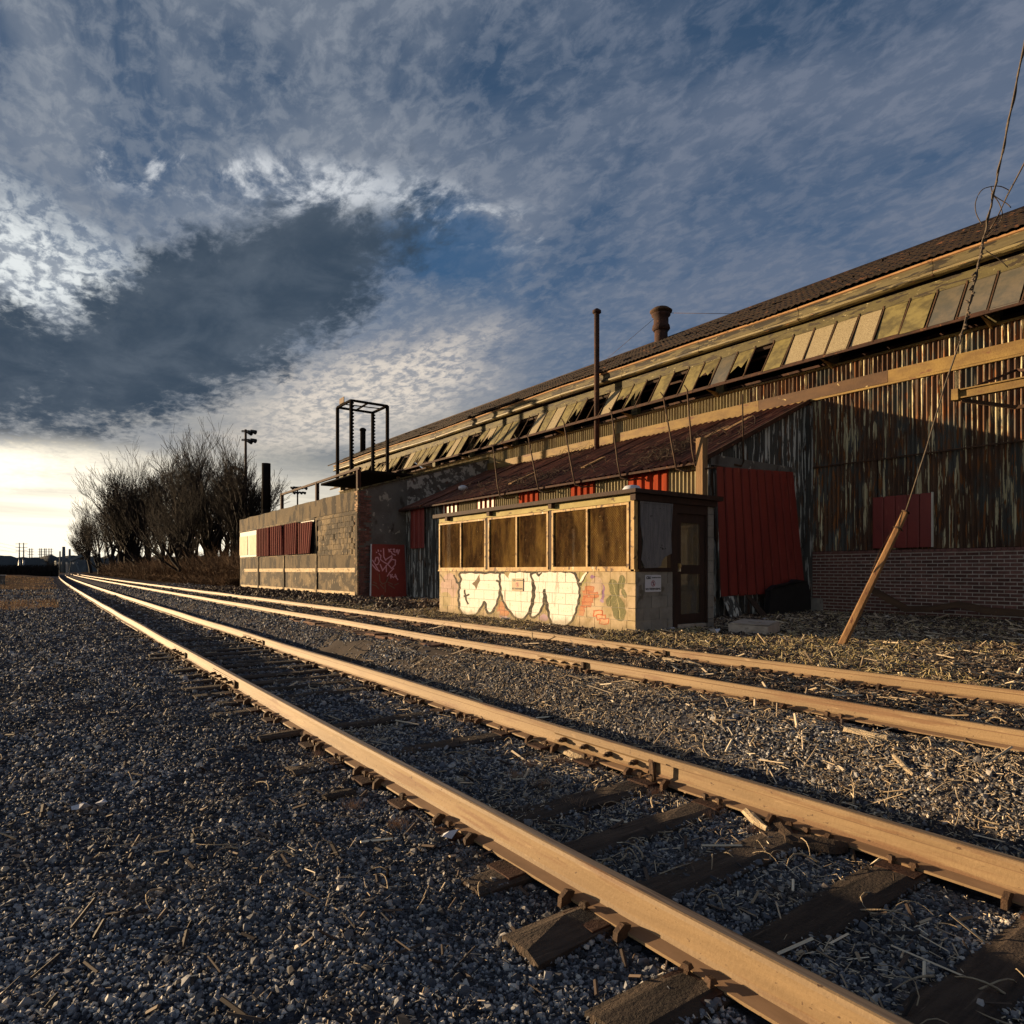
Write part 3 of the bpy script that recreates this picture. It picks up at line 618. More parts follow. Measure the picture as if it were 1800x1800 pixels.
while y < YE - 0.1:
    j = lambda: (XM + R.uniform(-0.006, 0.006), y, 0.0)
    if y < 9.2:
        put('corrugated_sheet', low_me, wh, j(), (R.uniform(-.004, .004), R.uniform(-.003, .003), 0)); put('corrugated_sheet', up_me, wh, (XM - 0.012, y, 0), (R.uniform(-.004, .004), 0, 0))
    put('corrugated_sheet', mid_me if y < 10 else top_me, wh, (XM - 0.006, y, 0)); y += W_; i += 1
# plain backing inside, far wall, gable ends
b = MB(); b.box(XM + 0.06, XM + 0.12, YN, YE, 0.2, 6.30); b.box(22.4, 22.6, YN, YE, 0, 7.9); b.build('inner_wall', 'darkw', wh)
b = MB(); 
for yy in (YN - .1, YE - .1): b.add([(XM + .02, yy, 0), (22.4, yy, 0), (22.4, yy, 7.9), (19.1, yy, 9.8), (XM + .02, yy, 8.1), (XM + .02, yy + .1, 0), (22.4, yy + .1, 0), (22.4, yy + .1, 7.9), (19.1, yy + .1, 9.8), (XM + .02, yy + .1, 8.1)], [(0, 1, 2, 3, 4), (9, 8, 7, 6, 5)] + [(i, i + 5, (i + 1) % 5 + 5, (i + 1) % 5) for i in range(5)])
b.build('gable_wall', 'strip', wh)
# brick plinth
b = MB(); b.box(XM - 0.056, XM + 0.05, YN, 9.12, 0.1, 1.84); b.build('mortar_bed', 'mortar', wh)
brk = MB().box(-0.052, 0.0, 0, 0.200, 0, 0.058, jit=0.0).mesh('brick', 'brick'); hdr = MB().box(-0.056, 0, 0, 0.098, 0, 0.070).mesh('brick', 'brick')
bricks = []
for c in range(20):
    z = 0.36 + c * 0.0765
    if z > 1.80: break
    y = 9.12 - (0.10 if c % 2 else 0.0)
    while y > 1.5: y -= 0.217; bricks.append((y, z))
bricks.sort(key=lambda q: (q[0] < 4.4, -q[1] if False else abs(q[0] - 6.0)))
vis = [q for q in bricks if q[0] > 4.4]; vis.sort(key=lambda q: q[0]); rest = [q for q in bricks if q[0] <= 4.4]
for q in vis[:300]: put('brick', brk, wh, (XM - 0.012 + R.uniform(-.003, .003), q[0], q[1] + R.uniform(-.002, .002)))
b = MB()
for q in vis[300:] + rest: b.box(XM - 0.066, XM - 0.015, q[0], q[0] + .200, q[1], q[1] + .058)
tag(b.build('brick_courses', 'brick', wh), kind='stuff')
b = MB(); y = 9.1
while y > 1.5: b.box(XM - 0.075, XM - 0.012, y - 0.10, y, 1.815 + R.uniform(-.003, .003), 1.885); y -= 0.110
tag(b.build('rowlock_course', 'brick', wh), kind='stuff')
# lap strip between sheet rows, trims, long flat beam
b = MB(); b.bar((XM - .045, YN, 3.97), (XM - .045, 9.15, 3.97), .03, .03); b.build('lap_strip', 'iron', wh)
y = YN; i = 0
while y < YE:
    L = min(3.3, YE - y); b = MB(); b.box(XM - .085, XM - .03, y + .004, y + L - .004, 5.68, 5.95, jit=.004)
    b.build('flat_beam', 'beamb' if y < 9 and i != 3 else 'beamy', wh)
    b = MB(); b.box(XM - .07, XM + .02, y + .003, y + L - .003, 6.36, 6.41, jit=.003); b.build('wall_trim', 'beamy', wh)
    b = MB(); b.box(XM - .09, XM - .028, y + .003, y + L - .003, 5.625, 5.672, jit=.005); b.build('lower_trim', 'beamy', wh); y += 3.3; i += 1
# clerestory: header, columns, hung panes
b = MB(); b.box(XM - .05, XM + .04, YN, YE, 7.39, 7.635); b.build('window_header', 'olive', wh)
b = MB(); b.box(XM + .04, XM + .12, YN, YE, 7.3, 8.2); b.build('soffit', 'darkw', wh)
y = YN + 1.2
while y < YE:
    b = MB(); b.box(XM + .05, XM + .22, y, y + .26, 6.0, 7.6); b.build('column', 'olive', wh)
    b = MB(); b.add([(XM - .58, y + .1, 6.46), (XM + .02, y + .1, 6.44), (XM + .02, y + .1, 6.30), (XM - .58, y + .13, 6.46), (XM + .02, y + .13, 6.44), (XM + .02, y + .13, 6.30)], [(0, 1, 2), (5, 4, 3), (0, 3, 4, 1), (1, 4, 5, 2), (2, 5, 3, 0)])
    b.build('bracket', 'beamy', wh); y += 3.3
b = MB(); b.bar((XM - .62, YN, 6.47), (XM - .62, YE, 6.47), .05, .05); b.bar((XM - .58, YN, 6.50), (XM - .58, YE, 6.50), .02, .09); b.build('sash_rail', 'rust', wh)
b = MB()
for zz, xx in ((6.55, .25), (6.85, .45), (7.2, .3)): b.bar((XM + xx, YN, zz), (XM + xx, YE, zz), .06, .06)
b.build('inner_pipe', 'rust', wh)
PT, PB = Vector((XM - .03, 0, 7.39)), Vector((XM - .60, 0, 6.50))
def pane(y, kind, w=.475):
    b = MB(); d = PB - PT + Vector((R.uniform(-.02, .05), 0, R.uniform(-.01, .03)))
    def q(t, s): return (PT.x + d.x * t, y + w * s, PT.z + d.z * t)
    nrm = Vector((d.z, 0, -d.x)).normalized() * .006
    def poly(pts):
        n = len(pts); vs = [Vector(q(*p)) for p in pts]; b.add(vs + [v + nrm for v in vs], [tuple(range(n)), tuple(range(n, 2 * n))[::-1]] + [(i, (i + 1) % n, n + (i + 1) % n, n + i) for i in range(n)])
    if kind[0] == 'b':      # broken
        r = R.random(); m = {'b1': 'pane_olive', 'b2': 'pane_wire', 'b3': 'pane_grey'}.get(kind, 'pane_olive')
        if r < .5: poly([(0, 0), (0, 1), (R.uniform(.5, 1), 1), (R.uniform(.3, .5), R.uniform(.5, .8)), (R.uniform(.5, .7), R.uniform(.3, .45)), (R.uniform(.2, .4), .12), (R.uniform(.3, .9), 0)])
        else: poly([(R.uniform(0, .3), 0), (R.uniform(.2, .5), R.uniform(.4, .6)), (R.uniform(.1, .5), 1), (1, 1), (1, 0)])
    else:
        m = kind; poly([(0, 0), (0, 1), (1, 1), (1, 0)])
    b.build('window_pane', m, wh)
# pane kinds counted from the right edge of the photograph
seq = {}
Y0p = 5.06
kinds = ['pane_grey', 'pane_grey', 'pane_olive', 'pane_olive', 'pane_wire', 'pane_wire', 'pane_wire', 'pane_wire', 'pane_olive', None, 'b1', 'pane_grey', 'b1', 'pane_olive', None, 'pane_olive', None, 'b1', 'b1', 'pane_wire',
         None, None, 'b1', 'pane_olive', 'pane_wire', 'pane_olive', 'pane_wire', None, None, 'pane_olive', 'pane_olive', 'pane_olive', 'b2', 'b1', None, None, 'pane_olive', 'pane_wire', 'b1']
y = YN + .03; ip = 0
while y < YE - .5:
    k_ = round((y - Y0p) / .553)
    if 0 <= k_ < len(kinds): kd = kinds[k_]
    elif k_ < 0: kd = 'pane_grey'
    else: kd = R.choice(['pane_olive', 'pane_olive', 'pane_wire', 'b1', None, 'pane_olive'])
    if kd: pane(y + .04 + R.uniform(-.012, .012), kd)
    b = MB(); b.bar((PT.x, y, PT.z), (PB.x, y, PB.z), .026, .035); b.bar((PT.x - .01, y, PT.z - .02), (PT.x - .01, y, PT.z + .05), .05, .03); b.build('glazing_bar', 'iron', wh)
    y += .553
# eave: gutter in lengths, fascia
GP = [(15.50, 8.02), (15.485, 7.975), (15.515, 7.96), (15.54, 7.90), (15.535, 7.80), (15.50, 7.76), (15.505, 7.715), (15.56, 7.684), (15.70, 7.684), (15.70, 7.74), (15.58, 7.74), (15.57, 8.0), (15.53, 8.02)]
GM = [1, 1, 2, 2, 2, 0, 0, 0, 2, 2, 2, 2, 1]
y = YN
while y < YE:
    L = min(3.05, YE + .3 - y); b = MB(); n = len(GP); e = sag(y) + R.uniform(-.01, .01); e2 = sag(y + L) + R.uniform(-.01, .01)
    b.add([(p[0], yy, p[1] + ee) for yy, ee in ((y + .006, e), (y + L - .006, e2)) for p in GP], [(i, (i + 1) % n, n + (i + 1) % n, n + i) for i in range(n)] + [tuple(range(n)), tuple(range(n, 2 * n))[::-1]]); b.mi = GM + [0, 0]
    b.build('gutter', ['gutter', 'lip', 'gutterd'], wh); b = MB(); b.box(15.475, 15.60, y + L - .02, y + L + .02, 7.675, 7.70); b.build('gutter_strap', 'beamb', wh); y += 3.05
b = MB(); b.box(15.60, 15.70, YN, YE + .25, 7.70, 8.06); b.build('fascia', 'darkw', wh)
b = MB(); b.box(15.70, XM + .04, YN, YE + .1, 8.02, 8.06); b.build('eave_soffit', 'darkw', wh)
# roof sheets, seven courses
ES, ER = Vector((15.46, 0, 8.06)), Vector((19.1, 0, 9.98)); SL = (ER - ES); nr = 7
un = SL.normalized(); nn = Vector((-un.z, 0, un.x))
cl = SL.length / nr
P_ = []
k2 = 6; pit = .16; w = 1.13; n = round(w / pit * k2)
for t, lift in ((-.05, .045), (-.05, .075), (cl + .02, .012)):
    P_.append([tuple(un * t + nn * (lift + .013 * math.cos(2 * math.pi * (w * j / n) / pit)) + Vector((0, w * j / n, 0))) for j in range(n + 1)])
P_[0] = [(p[0] - nn.x * .03, p[1], p[2] - nn.z * .03 - .0) for p in P_[0]]
rs_me = MB().grid(P_, smooth=False).mesh('roof_sheet', 'roofm')
for r in range(nr):
    y = YN
    while y < YE:
        p = ES + un * (cl * r); put('roof_sheet', rs_me, wh, (p.x + R.uniform(-.012, .012), y, p.z + sag(y) * (1 - r / 8) + R.uniform(-.008, .014)), (R.uniform(-.01, .01), 0, R.uniform(-.006, .006))); y += 1.125
b = MB(); b.add([(15.5, YN, 8.03), (19.1, YN, 9.92), (22.7, YN, 8.05), (15.5, YE + .3, 8.03), (19.1, YE + .3, 9.92), (22.7, YE + .3, 8.05)], [(0, 1, 4, 3), (1, 2, 5, 4)]); b.build('roof_deck', 'darkw', wh)
b = MB(); b.tube([(19.1, YN, 10.0), (19.1, YE + .3, 10.0)], .07, 8); b.build('ridge_cap', 'roofm', wh)
# red panel on the wall
ya, yb = 6.30, 7.55
b = MB(); n = 5; w = (yb - ya) / n
for i in range(n):
    y = ya + i * w; b.add([(XM - .075, y + .004, 1.93), (XM - .085, y + .02, 1.93), (XM - .085, y + w - .02, 1.93), (XM - .045, y + w - .004, 1.93), (XM - .075, y + .004, 3.10), (XM - .085, y + .02, 3.10), (XM - .085, y + w - .02, 3.10), (XM - .045, y + w - .004, 3.10)], [(0, 1, 5, 4), (1, 2, 6, 5), (2, 3, 7, 6), (4, 5, 6, 7)])
b.box(XM - .045, XM - .02, ya, yb, 1.94, 3.09); o = b.build('red_panel', 'red', wh); o['label'] = 'square dark red ribbed panel over the brick plinth'
b = MB(); b.box(XM - .095, XM - .03, ya - .022, ya, 1.93, 3.11); b.build('panel_edge', 'white', wh)
# corner post and footing where the shed gable meets the wall
b = MB(); b.box(XM - .22, XM - .03, 9.0, 9.16, .75, 5.5); b.build('corner_trim', 'corrt', wh)
b = MB(); b.box(XM - .36, XM - .02, 8.72, 9.10, .2, .74, jit=.01); b.build('footing_block', 'cmuw', wh)

# jib bracket
jb = thing('jib_crane', 'rusty yellow steel jib beam with braces fixed high on the warehouse wall', 'crane', (15.2, 5.8, 4.6))
Yj0, zj0 = onX(1685, 692, 15.0); Yj1 = Yj0 - 4.0
b = MB(); b.box(14.93, 15.07, Yj1, Yj0, zj0 + .05, zj0 + .075); b.box(14.93, 15.07, Yj1, Yj0, zj0 - .11, zj0 - .085); b.box(14.985, 15.015, Yj1, Yj0, zj0 - .085, zj0 + .05); b.build('beam', 'beamy', jb)
b = MB(); b.box(14.90, 15.10, Yj0 - .02, Yj0 + .10, zj0 - .13, zj0 + .09, jit=.008); b.build('end_plate', 'beamy', jb)
b = MB(); b.bar((15.0, Yj0 - .05, zj0 - .14), (15.5, Yj0 - .8, zj0 - .36), .06, .07); b.bar((15.5, Yj0 - .8, zj0 - .36), (15.74, Yj0 - 2.2, zj0 - .36), .06, .07); b.build('lower_brace', 'iron', jb)
b = MB(); b.bar((15.0, Yj0 - .3, zj0 + .08), (15.72, Yj0 - .75, zj0 + .42), .05, .05); b.bar((15.72, Yj0 - .75, zj0 + .42), (15.05, Yj0 - 1.6, zj0 + .08), .05, .05); b.build('upper_brace', 'rust', jb)

# ------------------------------------------------------------------ lean-to shed
XF, YG, YL = 11.9, 9.17, 23.45
ls = thing('lean_to_shed', 'lean-to shed with rust red roof sheets and red and yellow wall strips', 'shed', (XF, YG, .36))
EV = Vector((11.58, 0, 3.76)); AP = Vector((XM - .02, 0, 5.64)); U_ = (AP - EV); ul = U_.length; uu = U_.normalized(); un2 = Vector((-uu.z, 0, uu.x))
b = MB()
for t0, t1, nm in ((0, ul * .53, 'lo'), (ul * .50, ul, 'hi')):
    w = .80; n = round(w / .195 * 10); g = [[tuple(uu * t + un2 * (.040 * math.cos(2 * math.pi * (w * j / n) / .195) + (0.02 if nm == 'hi' else 0)) + Vector((0, w * j / n, 0))) for j in range(n + 1)] for t in (t0, t1)]
    meh = MB().grid(g).mesh('roof_sheet', 'roofl'); y = YG - .12
    while y < YL - .1:
        put('roof_sheet', meh, ls, (EV.x + R.uniform(-.03, .03), y, EV.z + R.uniform(-.008, .012)), (R.uniform(-.008, .008), 0, 0)); y += .785
b = MB(); b.add([(EV.x + .02, YG - .08, EV.z - .05), (AP.x, YG - .08, AP.z - .05), (AP.x, YL, AP.z - .05), (EV.x + .02, YL, EV.z - .05)], [(0, 1, 2, 3)]); b.build('roof_boarding', 'darkw', ls)
b = MB(); b.bar((EV.x + .01, YG - .12, EV.z - .03), (EV.x + .01, YL, EV.z - .03), .03, .05); b.build('eave_strip', 'rust', ls)
b = MB(); b.bar((EV.x, YG - .10, EV.z + .02), (AP.x, YG - .10, AP.z + .02), .05, .10); b.build('rake_board', 'rust', ls)
# front wall strips
segs = [(700, 724, 'c'), (724, 748, 'd'), (748, 778, 'c'), (778, 806, 'w'), (806, 839, 's'), (839, 871, 'w'), (871, 912, 's'), (912, 949, 'r'), (949, 1003, 's'), (1003, 1046, 'r'), (1046, 1104, 's'), (1104, 1176, 'r'), (1176, 1246, 's')]
for ua, ub, kd in segs:
    yb, ya = min(uY(ua, XF), YL), max(uY(ub, XF), YG)
    if kd in 'cs': 
        y = yb
        g = corr_sheet(yb - ya - .01, .30, 3.78, .11 if kd == 's' else .085, .02, 8); MB().grid(g).build('corrugated_sheet', 'strip' if kd == 's' else 'corrt', ls, (XF, ya + .005, 0))
    if kd == 'd': g = corr_sheet(yb - ya, .30, 3.78, .085, .02); MB().grid(g).build('corrugated_sheet', 'corrt', ls, (XF, ya, 0))
    if kd in 'wrd':
        z0 = 2.26 if kd == 'd' else .30; nb = 3 if kd == 'd' else (4 if kd == 'w' else (5 if ub - ua > 60 else 4)); w = (yb - ya) / nb; m = MB(); xo = XF - (.05 if kd == 'd' else .0)
        for i in range(nb):
            y = ya + i * w; q = [(xo - .005, y), (xo - .05, y + w * .12), (xo - .05, y + w * .55), (xo - .005, y + w * .67), (xo - .005, y + w)]
            for a, c2 in zip(q[:-1], q[1:]):
                mi = 1 if (kd == 'w' and abs(a[0] - c2[0]) < .001 and a[0] < xo - .03) else 0  # white rib fronts paint in the burnt-out sunlight on these panels
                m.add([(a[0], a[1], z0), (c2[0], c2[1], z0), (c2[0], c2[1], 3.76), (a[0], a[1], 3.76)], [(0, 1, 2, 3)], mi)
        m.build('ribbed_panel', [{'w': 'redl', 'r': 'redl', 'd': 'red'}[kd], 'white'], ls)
b = MB(); b.box(XF + .03, XF + .07, YG, YL, .1, 3.7); b.build('wall_frame', 'darkw', ls)
# gable wall of short corrugated sheets, cut along the rake
def rake(x): return EV.z + (x - EV.x) * (AP.z - EV.z) / (AP.x - EV.x) - .02
x = XF
while x < XM - .06:
    w = min(.70, XM - .05 - x); n = max(4, round(w / .10 * 8)); rows = []
    for zz in (0, 1): rows.append([(x + w * j / n, YG + .02 * math.cos(2 * math.pi * j / n * w / .10), .3 if zz == 0 else rake(x + w * j / n)) for j in range(n + 1)])
    MB().grid(rows).build('corrugated_sheet', 'corrt', ls); x += w
b = MB(); b.box(XF, XM, YG + .04, YG + .08, .1, 3.7); b.build('wall_frame', 'darkw', ls)
b = MB(); b.box(XF - .04, 15.1, YG - .09, YG - .03, 3.70, 3.92, jit=.01); b.build('door_track', 'concg', ls)
b = MB(); b.box(XF - .10, XF - .01, YG - .06, YG + .06, .3, 3.7); b.build('corner_trim', 'corrt', ls)
# skewed red sliding door: nine ribbed strips
TL, TR, BR, BL = (11.97, 3.66), (14.97, 3.80), (15.48, .88), (12.10, .84)
dr = thing('sliding_door', 'large skewed dark red ribbed door hanging on the shed gable', 'door', (13.5, YG - .15, .8)); nd = 10
def dq(s, t): return (TL[0] * (1 - s) * (1 - t) + TR[0] * s * (1 - t) + BR[0] * s * t + BL[0] * (1 - s) * t, TL[1] * (1 - s) * (1 - t) + TR[1] * s * (1 - t) + BR[1] * s * t + BL[1] * (1 - s) * t)
for i in range(nd):
    s0, s1 = i / nd + .002, (i + 1) / nd - .002; b = MB(); c = [(s0, -.115), (s0 + .004, -.15), (s1 - .018, -.15), (s1 - .012, -.10), (s1, -.10)]; vs = []
    for t in (0, .993 + R.uniform(-.006, .006)):
        for s, yo in c: p = dq(s, t); vs.append((p[0], YG + yo - .02 * t, p[1]))
    b.add(vs, [(j, j + 1, 5 + j + 1, 5 + j) for j in range(4)]); b.build('door_panel', 'red', dr)
b = MB(); p, q = dq(0, 0), dq(0, 1); b.bar((p[0] - .015, YG - .12, p[1]), (q[0] - .015, YG - .14, q[1]), .03, .06); b.build('edge_trim', 'corrt', dr)
b = MB(); c4 = [dq(.01, .01), dq(.99, .01), dq(.99, .985), dq(.01, .985)]; b.add([(p[0], YG - .09, p[1]) for p in c4] + [(p[0], YG - .06, p[1]) for p in c4], [(0, 1, 2, 3), (7, 6, 5, 4), (0, 4, 5, 1), (1, 5, 6, 2), (2, 6, 7, 3), (3, 7, 4, 0)]); b.build('door_back', 'darkw', dr)
# timber post at the shed corner
pt = MB(); pt.box(11.50, 11.68, 9.02, 9.18, .3, 4.24, jit=.006); tag(pt.build('timber_post', 'post'), 'tall square timber post at the front corner of the shed behind the booth', 'post')
# bent iron bars along the eave
for (ut, vt, ub, vb, nm) in ((867, 787, 879, 868, 0), (929, 770, 947, 857, 0), (991, 742, 1011, 849, 0), (1075, 724, 1091, 833, 0), (1166, 697, 1189, 817, 0), (1208, 685, 1222, 800, 0)):
    yb, zb = onX(ub, vb, 11.5); zb = 3.72; yt = yb + .25; 
    zc = 11.2 * SA + yt * CA; t_, zt = onX(ut, vt, 11.2); zt = min(zt, 5.4)
    b = MB(); b.tube([(11.84, yb - .30, 3.62), (11.60, yb - .18, 3.58), (11.50, yb, 3.66), (11.42, yb + .02, 4.0), (11.2, t_, zt), (11.16, t_ + .05, zt + .1)], [.022, .022, .024, .02, .018, .012], 6); b.build('bent_bar', 'iron', ls)
xg, zg = onY(1307, 816, 9.0); xt, zt = onY(1305, 693, 9.0)
b = MB(); b.tube([(xg - .25, 9.06, zg - .02), (xg - .08, 9.0, zg - .05), (xg, 9.0, zg + .05), (xt, 9.0, zt)], [.022, .024, .024, .016], 6); b.build('bent_bar', 'iron', ls)

# ------------------------------------------------------------------ concrete building
XC, YC0, YC1 = 9.93, 23.5, 40.7
cb = thing('concrete_building', 'low stained concrete building with boarded strip windows beside the far track', 'building', (XC, YC0, .33))
def ztop(x): return 4.44 + (x - XC) * (6.19 - 4.44) / (15.8 - XC)
b = MB(); n = 24
fr = [YC0 + (YC1 - YC0) * i / n for i in range(n + 1)]
tops = [4.44 - .05 * i / n + R.uniform(-.035, .02) for i in range(n + 1)]
b.add([(XC, y, .0) for y in fr] + [(XC, y, t) for y, t in zip(fr, tops)] + [(XC + .3, y, t) for y, t in zip(fr, tops)], [(i, i + 1, n + 2 + i, n + 1 + i) for i in range(n)] + [(n + 1 + i, n + 2 + i, 2 * n + 3 + i, 2 * n + 2 + i) for i in range(n)])
b.add([(XC, YC1, 0), (XC + 6, YC1, 0), (XC + 6, YC1, ztop(XC + 6)), (XC, YC1, 4.4)], [(0, 1, 2, 3)]); b.build('front_wall', 'conc', cb)
b = MB(); xs_ = [XC, XC + .7, XC + 2.0, XC + 3.4, XM]; b.add([(x, YC0, 0) for x in xs_] + [(x, YC0, ztop(x) + R.uniform(-.03, .02)) for x in xs_], [(i, i + 1, 6 + i, 5 + i) for i in range(4)]); b.build('side_wall', 'concg', cb)
b = MB(); b.add([(x, YC0 - .03, z) for x, z in ((11.96, 3.6), (XM, 5.4), (XM, 6.14), (11.96, 4.98))] + [(x, YC0 - .005, z) for x, z in ((11.96, 3.6), (XM, 5.4), (XM, 6.14), (11.96, 4.98))], [(0, 1, 2, 3), (0, 4, 5, 1), (3, 2, 6, 7), (0, 3, 7, 4)]); b.build('whitewashed_panel', 'splot', cb)
b = MB(); b.add([(XC - .03, y, 3.70) for y in fr] + [(XC - .03, y, t - .015) for y, t in zip(fr, tops)] + [(XC + .05, y, t - .01) for y, t in zip(fr, tops)], [(i, i + 1, n_ + 2 + i, n_ + 1 + i) for n_ in (24,) for i in range(24)] + [(25 + i, 26 + i, 51 + i, 50 + i) for i in range(24)]); b.add([(XC - .03, YC0, 3.70), (XC, YC0, 3.70), (XC, YC0, 4.4), (XC - .03, YC0, 4.4)], [(0, 1, 2, 3)]); b.build('parapet', 'concd', cb)
b = MB(); b.bar((XC - .02, YC0 - .04, 4.46), (XM, YC0 - .04, 6.22), .10, .07); b.build('coping', 'olive', cb)
b = MB(); b.add([(XC, YC0, 4.25), (XM, YC0, 6.0), (XM, YC1, 6.0), (XC, YC1, 4.25)], [(0, 1, 2, 3)]); b.build('roof', 'darkw', cb)
Yf = lambda u: uY(u, XC)
def zf(u, v): return onX(u, v, XC)[1]
b = MB(); b.box(XC - .02, XC + .02, Yf(628) + 0, Yf(430), 1.36, 1.52, jit=.01); b.build('pale_band', 'concw', cb)
b = MB(); b.box(XC - .014, XC + .02, Yf(626), Yf(425), 1.535, 2.10, jit=.004); b.build('dark_course', 'concd', cb)
b = MB(); b.box(XC - .03, XC + .02, Yf(629), Yf(425), .50, .62, jit=.01); b.build('foundation_band', 'concw', cb)
b = MB(); b.box(XC - .05, XC + .02, Yf(555), YC1, 3.62, 3.70, jit=.01); b.build('lintel', 'conc', cb)
b = MB(); b.box(XC - .05, XC + .02, Yf(629) , Yf(556), 3.55, 3.66, jit=.015); b.build('lintel', 'conc', cb)
for u in (557, 500, 455, 628): 
    b = MB(); y = Yf(u); b.box(XC - .055, XC + .02, y - .09, y + .09, .3, 3.56 if u > 550 else 2.15, jit=.012); b.build('pilaster', 'conc', cb)
b = MB(); b.box(XC - .012, XC + .002, Yf(627), Yf(560), 2.0, 3.55); b.build('dark_panel_recess', 'conc', cb)
# block infill in the right bay
for c in range(7):
    y = Yf(560) - (.2 if c % 2 else 0)
    while y > Yf(626) + .4:
        if R.random() < .96: bm = MB(); bm.box(XC - .042 + R.uniform(-.004, .004), XC - .012, y - .39, y, 2.05 + c * .21, 2.05 + c * .21 + .195, jit=.006); bm.build('block', 'conc', cb)
        y -= .41
# boarded windows
for ua, ub in ((423, 437), (440, 454)):
    b = MB(); b.box(XC - .06, XC - .03, Yf(ub), Yf(ua), 2.30, 3.36, jit=.01); b.build('window_board', 'board', cb)
b = MB(); b.box(XC - .03, XC + .0, Yf(553), Yf(423), 2.18, 3.6); b.build('window_opening', 'black', cb)
def csheet(ya, yb, za, zb, x0, tilt):
    n = max(4, round((yb - ya) / .30 * 8)); rows = [[(x0 + (tilt if zz == 0 else 0) * (1 - j / n) - .035 * math.cos(2 * math.pi * j / n * (yb - ya) / .30), ya + (yb - ya) * j / n, z + .0 * j) for j in range(n + 1)] for zz, z in enumerate((za, zb))]
    return MB().grid(rows).build('corrugated_sheet', 'redp', cb)
for ua, ub, tl in ((455, 478, 0), (478, 500, .05), (503, 528, -.05), (528, 554, -.12)):
    csheet(Yf(ub), Yf(ua), 2.17, 3.62 if ub < 550 else 3.55, XC - .10, tl)
# exposed brick quoins at the corner and reddish brick pier round it
for c in range(52):
    z = .35 + c * .078; w = .24 if c % 2 else .14
    if R.random() < .93: bm = MB(); bm.box(XC - .035 + R.uniform(-.012, .008), XC + .012, YC0 - .03, YC0 + w, z, z + .066, jit=.006); bm.build('brick', 'quoin', cb)
    for k_ in range(2):
        if R.random() < .9: x0 = XC + .012 + k_ * .23 + (.08 if c % 2 else 0); bm = MB(); bm.box(x0, x0 + .20, YC0 - .035 + R.uniform(-.01, .006), YC0 - .003, z, z + .066, jit=.005); bm.build('brick', 'brick', cb)
# graffiti covered red door board
x0, z0 = onY(649, 1052, 23.3); x1, _ = onY(712, 1048, 23.3)
gd = thing('door_board', 'dark red board door with pink spray scrawl leaning on the concrete side wall', 'door', (x0 + .6, 23.3, .36))
bw, bh = x1 - x0, 2.12
b = MB(); b.add([(x0, 23.16, .30), (x1, 23.16, .30), (x1, 23.36, .30 + bh), (x0 + .12, 23.36, .30 + bh), (x0, 23.21, .30), (x1, 23.21, .30), (x1, 23.41, .30 + bh), (x0 + .12, 23.41, .30 + bh)], [(0, 1, 2, 3), (7, 6, 5, 4), (0, 4, 5, 1), (1, 5, 6, 2), (2, 6, 7, 3), (3, 7, 4, 0)]); b.build('board', 'red', gd)
def scr(pts, w, mat, par):
    b = MB(); P = []
    for px, py in pts:
        s = (px - 240) / 760; t = 1 - (py - 240) / 1240; P.append(Vector((x0 + .12 * t + (bw - .12 * t) * s, 23.155 + .2 * t, .30 + bh * t)))
    for a, c in zip(P[:-1], P[1:]): b.bar(a, c + (c - a).normalized() * w * .3, w, .006, up=(0, 1, 0))
    return b.build('graffiti', mat, par)
for pts in ([(345, 430), (360, 420)], [(385, 360), (395, 400)], [(440, 380), (455, 395)], [(510, 330), (515, 520), (560, 600)], [(260, 590), (330, 700), (380, 690), (415, 620), (380, 530), (340, 540), (320, 620)], [(255, 690), (350, 800), (420, 835)], [(330, 700), (400, 830)],
            [(400, 440), (450, 500), (440, 580), (520, 640), (600, 680)], [(560, 580), (700, 490), (700, 540), (590, 690), (480, 830)], [(600, 690), (700, 570), (780, 590), (770, 690), (690, 780), (610, 690)], [(740, 770), (640, 870), (590, 950)], [(430, 680), (480, 800)], [(565, 700), (570, 850)],
            [(625, 340), (640, 410)], [(690, 340), (640, 370), (700, 420)], [(720, 350), (760, 340), (745, 400), (780, 410)], [(800, 350), (820, 420), (840, 350)], [(880, 350), (840, 450)], [(690, 440), (780, 480)], [(650, 900), (670, 990)], [(700, 900), (680, 950), (730, 980)], [(760, 900), (790, 960), (740, 950)], [(770, 960), (820, 1030)]):
    scr(pts, .042, 'scrawl', gd)
for pts in ([(415, 900), (430, 1060), (480, 1120), (560, 1090), (610, 980)], [(250, 1130), (340, 1150), (400, 1220)], [(280, 1070), (360, 1110)], [(600, 1080), (700, 1130)], [(610, 1130), (740, 1220)], [(540, 1120), (540, 1300)], [(740, 1150), (830, 1110)], [(430, 1130), (510, 1220)]):
    scr(pts, .036, 'scrawl2', gd)
b = MB(); b.bar((x0 - .02, 23.15, .30), (x0 + .10, 23.35, .30 + bh), .035, .06); b.build('edge_trim', 'signw', gd)
b = MB(); b.bar((x1 + .03, 23.17, .5), (x1 + .03, 23.37, .30 + bh), .04, .06); b.build('edge_trim', 'ply', gd)

